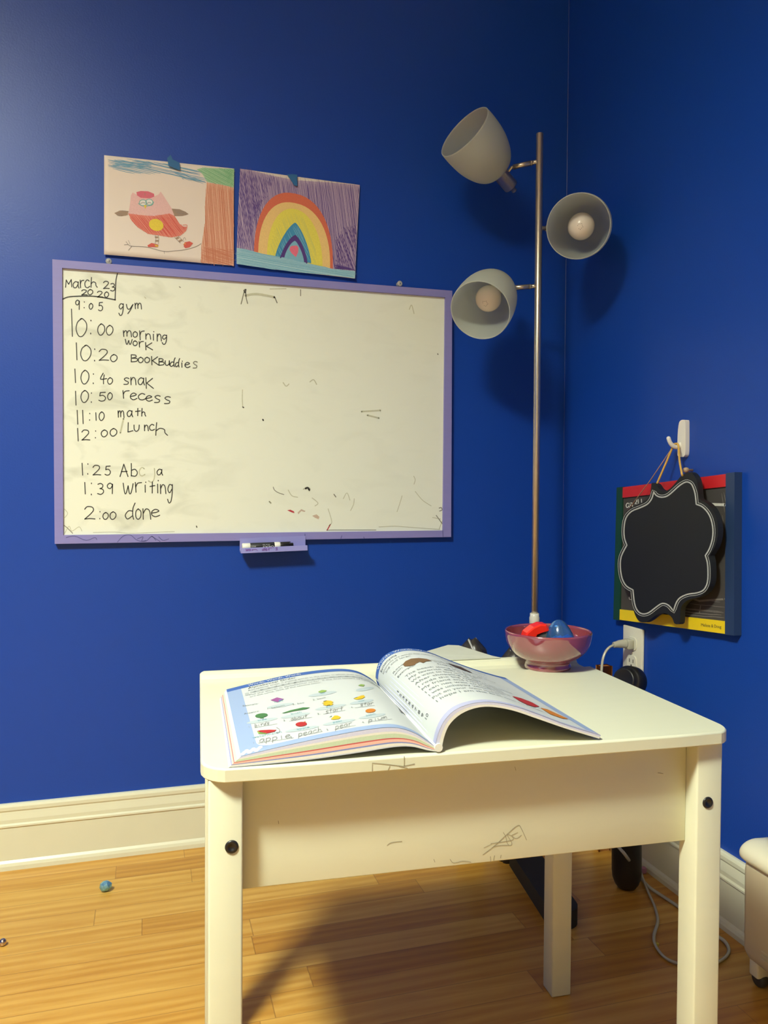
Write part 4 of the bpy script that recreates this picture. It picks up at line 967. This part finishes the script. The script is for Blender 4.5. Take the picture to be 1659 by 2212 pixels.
PGM = {'pg': PG, 'band': mat('page_band_blue', prgb(66, 116, 206), .55, noise=.04), 'side': mat('page_margin_blue', prgb(176, 200, 244), .55, noise=.03), 'txt': mat('page_print_grey', prgb(150, 156, 158), .6, noise=.1), 'txd': mat('page_print_dark', prgb(110, 114, 118), .6, noise=.1), 'wht': mat('page_print_white', prgb(248, 250, 250), .6, noise=.02), 'pale': mat('page_pale_oval', prgb(210, 224, 230), .6, noise=.02), 'cyan': mat('page_word_cyan', prgb(130, 190, 208), .6, noise=.03),
       'pen': mat('page_pencil', prgb(138, 138, 136), .6, noise=.2), 'grn': mat('print_green', prgb(78, 138, 80), .6, noise=.1), 'lgrn': mat('print_lime', prgb(164, 200, 100), .6, noise=.1), 'yel': mat('print_yellow', prgb(246, 206, 40), .6, noise=.06), 'org': mat('print_orange', prgb(236, 142, 44), .6, noise=.06), 'red': mat('print_red', prgb(208, 42, 48), .6, noise=.1), 'mag': mat('print_magenta', prgb(176, 92, 170), .6, noise=.1), 'blu': mat('print_blue', prgb(130, 150, 220), .6, noise=.1), 'brn': mat('print_brown', prgb(146, 108, 68), .6, noise=.25, nscale=200), 'dbr': mat('print_dark_brown', prgb(96, 70, 54), .6, noise=.2), 'lav': mat('page_lavender', prgb(206, 208, 244), .6, noise=.03), 'gry': mat('print_grey', prgb(206, 212, 214), .6, noise=.03)}
PK = list(PGM); PI = {k: i for i, k in enumerate(PK)}; PM = [PGM[k] for k in PK]
def page_base(mb, P, regions, n=NL):
    rows = [[P(i/(n-1), j/14) for i in range(n)] for j in range(15)]
    mb.grid(rows, PI['pg'], True)
def strip(mb, P, s0, s1, t0, t1, k, lay, ns=40, nt=8):
    mb.grid([[P(s0+(s1-s0)*i/ns, t0+(t1-t0)*j/nt, lay) for i in range(ns+1)] for j in range(nt+1)], PI[k], True)
def ptext(mb, P, s, a, c, size_t, k, lay):
    a = np.array(a); c = np.array(c)
    text_on(mb, lambda xf, y: P(min(max(a[0]+(c[0]-a[0])*xf, 0), 1), min(max(a[1]+(c[1]-a[1])*xf+y*size_t, 0), 1), lay), s, PI[k])
def Sof(P, I): return lambda u, v, lay: P(*I(u, v), lay)
SL, SR = Sof(LP, LI), Sof(RP, RI)
Z6 = 3.0722
def z6(pts): return [(420+x/Z6, 1300+y/Z6) for x, y in pts]
lp = MB(); page_base(lp, LP, None)
strip(lp, LP, 0, 1, .945, 1, 'band', .0002); strip(lp, LP, 0, .085, 0, .945, 'side', .0002, 6, 20); strip(lp, LP, .085, 1, 0, .045, 'side', .0002, 40, 2)
# rounded white corner is cut into the blue margin
cor = [(.085, .045), (.085, .11)]+[(.085+.07*(1-math.cos(a)), .11-.065*math.sin(a)) for a in [math.pi/2*k/8 for k in range(9)]]
lp.face([LP(s, t, .00035) for s, t in [(.085, .045)]+cor[2:]+[(.155, .045)]], PI['side'])
rn = random.Random(2)
for k in range(9):
    lp.face([LP(.01+.011*k+.012*math.cos(q*math.pi/5), .02+.012*(k % 3)+.016*math.sin(q*math.pi/5), .0004) for q in range(10)], PI['wht'])
def ltx(s, p, q, size, k): ptext(lp, LP, s, LI(*z6([p])[0]), LI(*z6([q])[0]), size, k, .0005)
ptext(lp, LP, 'Words, Words, Words', (.13, .957), (.46, .957), .044, 'wht', .0005)
ptext(lp, LP, 'Alphabetical Order', (.125, .905), (.42, .905), .042, 'txd', .0005)
ptext(lp, LP, 'Alphabetical order is putting words in the order in which their letters appear', (.12, .868), (.93, .868), .028, 'txt', .0005)
strip(lp, LP, .13, .95, .822, .850, 'gry', .0003, 30, 2)
ptext(lp, LP, 'a  b  c  d  e  f  g  h  i  j  k  l  m  n  o  p  q  r  s  t', (.15, .827), (.93, .827), .030, 'txt', .0005)
ptext(lp, LP, 'Put the words in alphabetical order. If the first letters of two words', (.12, .785), (.93, .785), .028, 'txt', .0005)
ptext(lp, LP, 'are the same, look at the second letter.', (.12, .752), (.55, .752), .028, 'txt', .0005)
strip(lp, LP, .098, .122, .80, .845, 'gry', .0004, 2, 2)
def pic(pts, k, lay=.0006): poly(lp, SL, z6(pts), lay, PI[k], 10.0)
pic([(505, 655), (548, 637), (595, 648), (552, 668)], 'mag'); pic([(560, 655), (590, 648), (560, 664)], 'blu', .0007)
pic([(820, 600), (845, 588), (878, 590), (870, 600), (840, 607)], 'lgrn'); pic([(1086, 558), (1105, 549), (1130, 553), (1120, 564)], 'lgrn')
st = [(885+(42 if q % 2 else 24)*math.cos(q*math.pi/9), 675+(18 if q % 2 else 10)*math.sin(q*math.pi/9)) for q in range(18)]
pic(st, 'yel'); pic(ell(885, 675, 22, 9), 'org', .0005)
pic([(1055, 645), (1095, 640), (1105, 625), (1125, 622), (1132, 635), (1110, 647), (1080, 652)], 'yel')
pic(ell(445, 757, 42, 14, 20, -.12), 'grn'); pic([(440, 768), (456, 768), (462, 775), (434, 776)], 'grn')
pic([(580, 742), (640, 722), (720, 704), (768, 704), (740, 715), (660, 728), (600, 742)], 'grn')
pic([(415, 862), (440, 855), (500, 852), (545, 853), (530, 865), (480, 876), (430, 875)], 'red'); pic([(415, 862), (430, 875), (480, 876), (475, 880), (425, 879)], 'lgrn', .0007)
pic(ell(709, 815, 38, 15, 20, -.08), 'red'); pic([(725, 800), (740, 795), (735, 803)], 'org', .0007)
pic([(905, 782), (930, 758), (950, 758), (972, 768), (960, 780), (925, 785)], 'yel'); pic([(892, 770), (912, 758), (910, 764)], 'grn')
pic(ell(1168, 725, 34, 13, 20, -.1), 'org'); pic([(1370, 738), (1395, 738), (1415, 752), (1385, 748)], 'txd')
for (p, w) in (((570, 690), 90), ((850, 612), 95), ((1130, 580), 60), ((690, 742), 0), ((905, 700), 105), ((1110, 665), 80), ((450, 790), 105), ((670, 755), 100), ((715, 845), 115), ((960, 800), 110), ((1180, 760), 90), ((500, 690), 0)):
    if w: pic(ell(p[0], p[1], w, 11, 20, -.16), 'pale', .0003)
for s, p, q in (('heart', (530, 673), (590, 662)), ('tree', (420, 795), (480, 785)), ('bush', (640, 752), (712, 738)), ('sun', (875, 705), (920, 697)), ('moon', (1090, 668), (1130, 660)), ('apple', (680, 855), (766, 838)), ('pear', (920, 808), (985, 796)), ('peach', (1140, 762), (1205, 750)), ('watermelon', (385, 910), (580, 870)), ('leaf', (835, 615), (870, 608))):
    ltx(s, p, q, .034, 'cyan')
for s, p, q in (('Example:', (320, 698), (425, 680)), ('Answers:', (330, 750), (430, 730)), ('1. balloon', (480, 718), (600, 692)), ('2. bee', (650, 688), (730, 674)), ('3. book', (785, 658), (875, 640)), ('2.', (590, 795), (610, 792)), ('3.', (815, 752), (838, 748)), ('1.', (360, 838), (372, 836)), ('4.', (1042, 708), (1056, 705)), ('1', (390, 945), (396, 944)), ('2', (640, 908), (650, 906)), ('3', (878, 858), (890, 856)), ('4', (1115, 808), (1128, 806))):
    ltx(s, p, q, .030, 'txt')
for x0, y0_, x1, y1_ in ((400, 838, 550, 812), (630, 795, 780, 768), (855, 748, 1000, 722), (1065, 706, 1195, 690), (425, 940, 660, 905), (690, 895, 850, 862), (930, 850, 1070, 822), (1150, 800, 1310, 780)):
    ribbon(lp, SL, [z6([(x0+(x1-x0)*q/4, y0_+(y1_-y0_)*q/4)])[0] for q in range(5)], .5, .0006, PI['txt'])
def lhand(word, x0, y0_, x1, y1_, h, hs):
    n = len(word)
    for i, ch_ in enumerate(word):
        f0, f1 = i/n, (i+.85)/n
        for stk in GL[ch_]:
            pts = []
            for a_, c_ in stk:
                f = f0+(f1-f0)*a_;  pts.append((x0+(x1-x0)*f, y0_+(y1_-y0_)*f-c_*h*(1.0 if ch_ not in 'bdhkt' else 1.5)))
            ribbon(lp, SL, z6(crom(pts, 3)), hs, .0007, PI['pen'])
lhand('birds', 400, 834, 500, 816, 14, .7); lhand('about', 640, 792, 752, 770, 14, .7); lhand('start', 870, 745, 990, 722, 18, .7); lhand('star', 1100, 696, 1190, 684, 14, .7)
lhand('apple', 430, 938, 645, 903, 22, .75)
lhand('peach', 690, 898, 850, 862, 20, .7); lhand('pear', 935, 850, 1050, 822, 20, .7)
lhand('plum', 1155, 802, 1280, 776, 15, .8)
ribbon(lp, SL, crom(z6([(545, 838), (565, 850), (562, 868), (540, 872)]), 4), .6, .0007, PI['pen'])
lp.build('left_page', PM, book)
# stack of page signatures under the left page
def layer_mesh(a, c, mats, P0F, P1F, P0B, P1B, k, fan=0):
    m_ = MB(); fr = lambda A_, B_, t: A_*(1-t)+B_*t
    f0, f1 = fr(P0F, P1F, a), fr(P0F, P1F, c); b0, b1 = fr(P0B, P1B, a), fr(P0B, P1B, c)
    Fb = [D(x, BY0+fan*a, z) for x, z in f0]; Ft = [D(x, BY0+fan*c, z) for x, z in f1]; Bb = [D(x, BY1-fan*a, z) for x, z in b0]; Bt = [D(x, BY1-fan*c, z) for x, z in b1]
    m_.grid([Fb, Ft, Bt, Bb, Fb], 0, False); m_.face([Fb[0], Ft[0], Bt[0], Bb[0]]); m_.face([Fb[-1], Ft[-1], Bt[-1], Bb[-1]])
    return m_
EDG = {'cover': mat('cover_edge', rgb(196, 204, 214), .5, noise=.1), 'lav': mat('edge_lavender', rgb(206, 208, 232), .6, noise=.1, nscale=600), 'grn': mat('edge_green', rgb(194, 212, 182), .6, noise=.12, nscale=600), 'pink': mat('edge_pink', rgb(236, 188, 172), .6, noise=.12, nscale=600), 'wht': mat('edge_white', rgb(226, 226, 216), .6, noise=.1, nscale=600), 'blue': mat('edge_blue', rgb(128, 140, 196), .6, noise=.1, nscale=600), 'red': mat('edge_red', rgb(198, 92, 92), .6, noise=.12, nscale=600)}
for a, c, k, nm in ((0, .06, 'cover', 'back_cover'), (.06, .20, 'wht', 'page_block'), (.20, .27, 'blue', 'page_block'), (.27, .42, 'pink', 'page_block'), (.42, .48, 'red', 'page_block'), (.48, .70, 'grn', 'page_block'), (.70, .80, 'wht', 'page_block'), (.80, .985, 'lav', 'page_block')):
    layer_mesh(a, c, None, BF, LF, BB, LB, k).build(nm, EDG[k], book, {'blue': 'blue edged pages', 'pink': 'pink edged pages', 'red': 'red edged pages', 'grn': 'green edged pages'}.get(k))
# right page, arching over
rp = MB(); page_base(rp, RP, None)
strip(rp, RP, 0, 1, .95, 1, 'band', .0002); strip(rp, RP, .0, 1, 0, .035, 'lav', .0002, 40, 2); strip(rp, RP, .94, 1, .035, .95, 'side', .0002, 4, 16)
ptext(rp, RP, 'Words, Words, Words', (.10, .960), (.50, .960), .040, 'wht', .0005)
ptext(rp, RP, 'Synonyms', (.10, .90), (.24, .90), .040, 'txd', .0005)
ptext(rp, RP, 'Synonyms are words that mean the same or nearly the same thing', (.10, .865), (.80, .865), .026, 'txt', .0005)
ptext(rp, RP, 'big and large', (.12, .83), (.30, .83), .028, 'txt', .0005)
ptext(rp, RP, 'Read each sentence. Fill in the answer', (.14, .735), (.75, .735), .026, 'txt', .0005)
ptext(rp, RP, 'with the word in the box', (.14, .705), (.5, .705), .026, 'txt', .0005)
for i, w_ in enumerate(('Example:', 'happy', 'grand')): ptext(rp, RP, w_, (.14+.25*i, .655), (.26+.25*i, .655), .028, 'txd', .0005)
rows_t = ['The beach along the bay has', 'My favorite dish is meat', 'We want to buy more', 'After shopping all day, I am tired', 'I rode the big roller coaster', 'My friend and I love to skip', 'I can not wait to begin third grade', 'I was unhappy when I lost', 'Put on your own jacket', 'I hope I am the first one to finish']
for i, w_ in enumerate(rows_t):
    t = .58-.047*i
    ptext(rp, RP, str(i+1), (.065, t), (.085 if i < 9 else .10, t), .036, 'txd', .0005)
    ptext(rp, RP, w_, (.17, t), (.17+.017*len(w_), t), .034, 'txt', .0005)
def pic2(pts, k, lay=.0006): poly(rp, SR, [(780+x/2.9625, 1300+y/2.9625) for x, y in pts], lay, PI[k], 8.0)
pic2([(268, 402), (285, 382), (320, 366), (370, 362), (420, 368), (450, 379), (415, 384), (398, 394), (375, 386), (350, 398), (345, 406), (310, 414), (280, 416)], 'brn')
pic2([(552, 393), (600, 408), (640, 420), (712, 457), (690, 452), (640, 434), (590, 414)], 'dbr')
pic2([(965, 605), (1020, 618), (1090, 645), (1140, 672), (1110, 676), (1060, 660), (1010, 635)], 'red'); pic2([(1145, 680), (1190, 690), (1260, 722), (1325, 752), (1290, 750), (1210, 722)], 'org')
rn = random.Random(8)
for j in range(7):
    t = .60-.07*j; ribbon(rp, lambda s, t_, lay: RP(s, t_, lay), [(.70+.02*q, t+rn.uniform(-.008, .008)) for q in range(9)], .004, .0006, PI['pale'])
rp.build('right_page', PM, book)
for a, c, k in ((0, .5, 'wht'), (.5, .97, 'lav')):
    layer_mesh(a, c, None, UF, RF, UB, RB, k).build('page_block', EDG[k], book)
b = MB(); b.tube(crom([D(.2435, BY0-.002, .5455), D(.2425, BY0+.06, .545), D(.2415, BY0+.2, .545), D(.241, BY1, .545)], 4), .0045, seg=10); b.build('spine', EDG['wht'], book)

# ------------------------------------------------------------------ bowl and what is in it
bx, by = .533, .352
BZ = DT
bo = thing('ceramic_bowl', 'dusty rose glazed ceramic bowl standing on the back of the desk', 'bowl', D(bx, by, BZ))
M_bowl = mat('rose_glaze', rgb(140, 62, 70), .06, noise=.08, nscale=12, coat=1.0); M_bowl.node_tree.nodes['Principled BSDF'].inputs['Coat IOR'].default_value = 1.9; M_bowl.node_tree.nodes['Principled BSDF'].inputs['Coat Roughness'].default_value = .04
b = MB()
pr = crom([(.0355, 0), (.0362, .003), (.0350, .010), (.0385, .0135), (.0500, .0205), (.0600, .0310), (.0652, .0430), (.0674, .0570)], 4)
inn = crom([(.0640, .0565), (.0622, .043), (.0565, .031), (.0460, .021), (.0300, .015), (.0, .013)], 4)
b.lathe([(0, .002), (.031, .002), (.033, 0)]+[tuple(p) for p in pr]+[(.0668, .0585), (.0655, .0590), (.0645, .0582)]+[(max(p[0], 1e-5), p[1]) for p in inn], D(bx, by, BZ), (0, 0, 1), seg=64)
b.build('bowl_body', M_bowl, bo)
def tinted(name, c, tr=.75, rough=.06):
    m = mat(name, c, rough); m.node_tree.nodes['Principled BSDF'].inputs['Transmission Weight'].default_value = tr; return m
# blue clear plastic egg half
eg = thing('plastic_egg', 'translucent blue plastic egg standing point up in the rose bowl', 'plastic egg', D(bx+.012, by-.004, BZ+.03))
b = MB(); pr = [(.0265, .0), (.0264, .008), (.0240, .019), (.0190, .031), (.0132, .041), (.0072, .0475), (.0001, .0500)]
sm = crom(pr, 4); b.lathe([tuple(p) for p in sm]+[(max(p[0]-.0012, 0.00005), p[1]-.0012) for p in sm[::-1]], D(bx+.016, by-.012, BZ+.0275), np.array(DX)*-.10+DZ, seg=40)
b.build('egg_shell', tinted('blue_clear_plastic', rgb(120, 190, 250), .9, .05), eg)
b = MB(); rr_ = random.Random(4)
for k in range(5):
    an = k*1.3; c0 = D(bx+.014+.010*math.cos(an), by-.012+.010*math.sin(an), BZ+.040+.002*k)
    b.face([c0, c0+DX*.012+DZ*.003, c0+DX*.010+DY*.010+DZ*.006, c0-DX*.003+DY*.011])
b.build('wrapper', mat('bright_blue_foil', rgb(30, 150, 230), .35, noise=.1), eg, 'bright blue crumpled wrapper')
# red toy
rt = thing('red_toy_block', 'shiny red plastic toy with a notched grey base lying in the rose bowl', 'toy', D(bx-.025, by, BZ+.03))
ax_ = np.array(DX)*.76+DZ*.50-DY*.1; ax_ /= np.linalg.norm(ax_); sd = np.cross(DZ, ax_); sd /= np.linalg.norm(sd); up_ = np.cross(ax_, sd)
fr = (D(bx-.0225, by+.004, BZ+.0535), (ax_, sd, up_))
b = MB()
prf = [(1.05*x_, 1.1*y_) for x_, y_ in [(-.019, -.006), (-.013, -.001), (-.006, -.004), (.002, .000), (.012, -.002), (.021, -.005), (.022, .004), (.015, .009), (.004, .011), (-.010, .010), (-.018, .004)]]
rows = []
for w_, f in ((-.014, .86), (-.0115, 1), (.0115, 1), (.014, .86)): rows.append([fr[0]+ax_*p[0]*f+sd*w_+up_*p[1]*f for p in prf])
b.grid([r+[r[0]] for r in rows], 0, False); b.face(rows[0]); b.face(rows[-1][::-1]); b.build('toy_shell', mat('red_plastic', rgb(232, 44, 28), .25, noise=.05), rt)
b = MB(); b.box((-.017, -.011, -.017), (.019, .011, -.003), 0, .002, frame=fr); b.build('toy_base', mat('grey_plastic', rgb(92, 90, 86), .5, noise=.2, nscale=80), rt)

# ------------------------------------------------------------------ things behind the desk
# loose sheet lying over the back lip
b = MB()
fz = lambda u, v, z: on_plane(u, v, (0, 0, 1), z)
sh_ = [D(.300, .402, .5468), D(.474, .402, .5468), fz(1063, 1418, .5475), fz(991, 1395.5, .5485), fz(968, 1394.5, .5485), fz(905, 1413, .548), D(.300, .46, .5475)]
b.prism(sh_, (0, 0, .0012)); tag(b.build('paper_sheet', mat('grey_white_paper', rgb(196, 198, 184), .7, noise=.10, nscale=30)), 'pale grey paper sheet lying over the back lip of the desk behind the book', 'paper')
M_bag = mat('dark_crinkled_plastic', rgb(58, 54, 52), .30, noise=.5, nscale=40, bump=.8, bscale=60)
M_strip = mat('pale_strap', rgb(180, 180, 176), .4, noise=.1)
def bundle(u, vtop, dep, rw, label, strap=False):
    tp_ = at(u, vtop, dep); h = tp_[2]
    t = thing('dark_bundle', label, 'bundle', (tp_[0], tp_[1], 0), 'dark bundles behind the desk')
    r_ = random.Random(int(u)); b = MB(); rows = []
    for k in range(22):
        f = k/21; rad = rw*(1-.5*max(0, (f-.91)/.09)**2.4) if f < 1 else rw*.3
        rad *= (.92+.08*math.sin(f*19+u))
        rows.append([(tp_[0]+rad*(1+.10*math.sin(5*a+f*9)+.05*math.sin(11*a))*math.cos(a), tp_[1]+rad*.8*(1+.10*math.sin(4*a+f*7))*math.sin(a), h*f+(.004*math.sin(3*a) if f > .95 else 0)) for a in [2*math.pi*q/28 for q in range(28)]])
    b.grid(rows, 0, True, closed=True); b.face(rows[0]); b.face(rows[-1]); b.build('wrapped_roll', M_bag, t)
    if strap:
        s_ = MB(); d_ = np.array(CAM)-np.array(tp_); d_[2] = 0; d_ /= np.linalg.norm(d_); sd_ = np.array([d_[1], -d_[0], 0])
        pts = [tp_+d_*rw*.45-sd_*(-.010)+np.array([0, 0, .002]), tp_+d_*rw*.9-sd_*(-.002)+np.array([0, 0, -.012]), tp_+d_*rw*1.08-sd_*(.010)+np.array([0, 0, -.034]), tp_+d_*rw*1.1-sd_*(.016)+np.array([0, 0, -.06])]
        s_.tube(crom(pts, 5), .0022, seg=8); s_.build('strap', M_strip, t, 'pale strap')
bundle(1022, 1381, 1.74, .036, 'dark crinkled bundle with a pale strap rising behind the paper sheet', True)
bundle(1108, 1402, 1.72, .027, 'low dark bundle peeking over the desk edge beside the rose bowl')
# black padded plank on the floor behind the leg
fz = lambda u, v, z: on_plane(u, v, (0, 0, 1), z)
b = MB()
pA = fz(1085, 1815, .03); pB = fz(1185, 1965, .03); dirv = pB-pA; dirv /= np.linalg.norm(dirv); sdv = np.array([-dirv[1], dirv[0], 0]); sdv = sdv if sdv[0] > 0 else -sdv
Wd = .062
pB = fz(1215, 1963, .02)
e0 = fz(1110, 1855, .03)
q0 = fz(1105, 1845, .032); q1 = fz(1186, 1968, .032); dirv = (q1-q0)/np.linalg.norm(q1-q0); sdv = np.array([-dirv[1], dirv[0], 0]); sdv = sdv if sdv[0] > 0 else -sdv
ln_ = np.linalg.norm(q1-q0)
out = [q0-dirv*.015, q0+dirv*(ln_-.02)]+[q0+dirv*(ln_-.02)+sdv*Wd/2-sdv*Wd/2*math.cos(a)+dirv*Wd/2*math.sin(a) for a in [math.pi*k/12 for k in range(1, 12)]]+[q0+dirv*(ln_-.02)+sdv*Wd, q0-dirv*.015+sdv*Wd]
out = [np.array([p[0], p[1], .0]) for p in out]
b.prism(out, (0, 0, .034)); 
tag(b.build('padded_bar', mat('black_padded_fabric', rgb(40, 38, 34), .7, noise=.25, nscale=200)), 'black flat round-ended bar lying on the floor behind the back desk leg', 'bar')
# upright black rod with a round double disc end
tpd = at(1352, 1470, 1.60)
un = thing('black_roll', 'upright black roll with a round ribbed end between desk and outlet', 'roll', (tpd[0], tpd[1], 0))
axd = -RT*.72-FW*.60+UP*.22; axd /= np.linalg.norm(axd)
b = MB(); b.lathe([(0, -.034), (.027, -.034), (.0305, -.030), (.0315, -.024), (.0310, -.006), (.028, -.002), (.0255, -.001), (.0250, .008), (.0225, .0105), (.020, .0095), (0, .009)], tpd, axd, seg=40); b.build('end_disc', M_black, un)
bt = at(1354, 1850, 1.61)
b = MB(); rows = []
for z_, r_ in ((0, .012), (.002, .018), (.010, .024), (.022, .0285), (.036, .030), (.20, .030), (.40, .028), (tpd[2]-.015, .022)):
    f_ = min(1, max(0, (z_-.05)/(tpd[2]-.065))); c_ = np.array([bt[0], bt[1], 0])*(1-f_)+np.array([tpd[0], tpd[1], 0])*f_
    rows.append([c_+np.array([r_*math.cos(a), r_*math.sin(a), z_]) for a in [2*math.pi*q/28 for q in range(28)]])
b.grid(rows, 0, True, closed=True); b.face(rows[0]); b.face(rows[-1]); b.build('roll_body', M_black, un)
# brown wooden block visible just past the desk corner
pbk = at(1305, 1439, 1.775)
b = MB(); b.box(pbk-np.array([.0135, .010, 0.0]), pbk+np.array([.0135, .010, 0.0])-np.array([0, 0, pbk[2]]), 0, .002)
tag(b.build('wooden_post', mat('orange_brown_wood', rgb(168, 104, 44), .5, noise=.25, nscale=20, stretch=(6, 6, 1))), 'orange-brown wooden post end just past the desk back right corner', 'post')
# little things on the floor
b = MB(); c = fz(1391, 1886, .0); b.box(np.array([c[0]-.006, c[1]-.005, 0]), np.array([c[0]+.004, c[1]+.005, .013]), 0, .002); tag(b.build('chalk_piece', mat('lilac_chalk', rgb(176, 124, 158), .7, noise=.1)), 'lilac chalk stub on the floor against the right baseboard', 'chalk')
b = bmesh.new(); bmesh.ops.create_icosphere(b, subdivisions=2, radius=.0118); c = fz(229, 1925, 0)
for v in b.verts: v.co = Vector((v.co.x*1.05, v.co.y, v.co.z*.88))*(1+.08*math.sin(v.co.x*900+v.co.z*700))+Vector((c[0], c[1], .0105))
mb = MB(); mb.bm(b); tag(mb.build('foil_ball', mat('blue_silver_foil', (.30, .62, .80, 1), .22, metal=.7, noise=.55, nscale=160)), 'small crumpled blue and silver foil ball on the wooden floor', 'foil ball')
b = MB(); c = fz(6, 2043, 0); b.sphere((c[0], c[1], .0066), .0066, 0); tag(b.build('metal_bead', mat('pinkish_steel', (.62, .50, .45, 1), .2, metal=1, noise=.1)), 'small shiny metal bead on the wooden floor at the far left', 'bead')
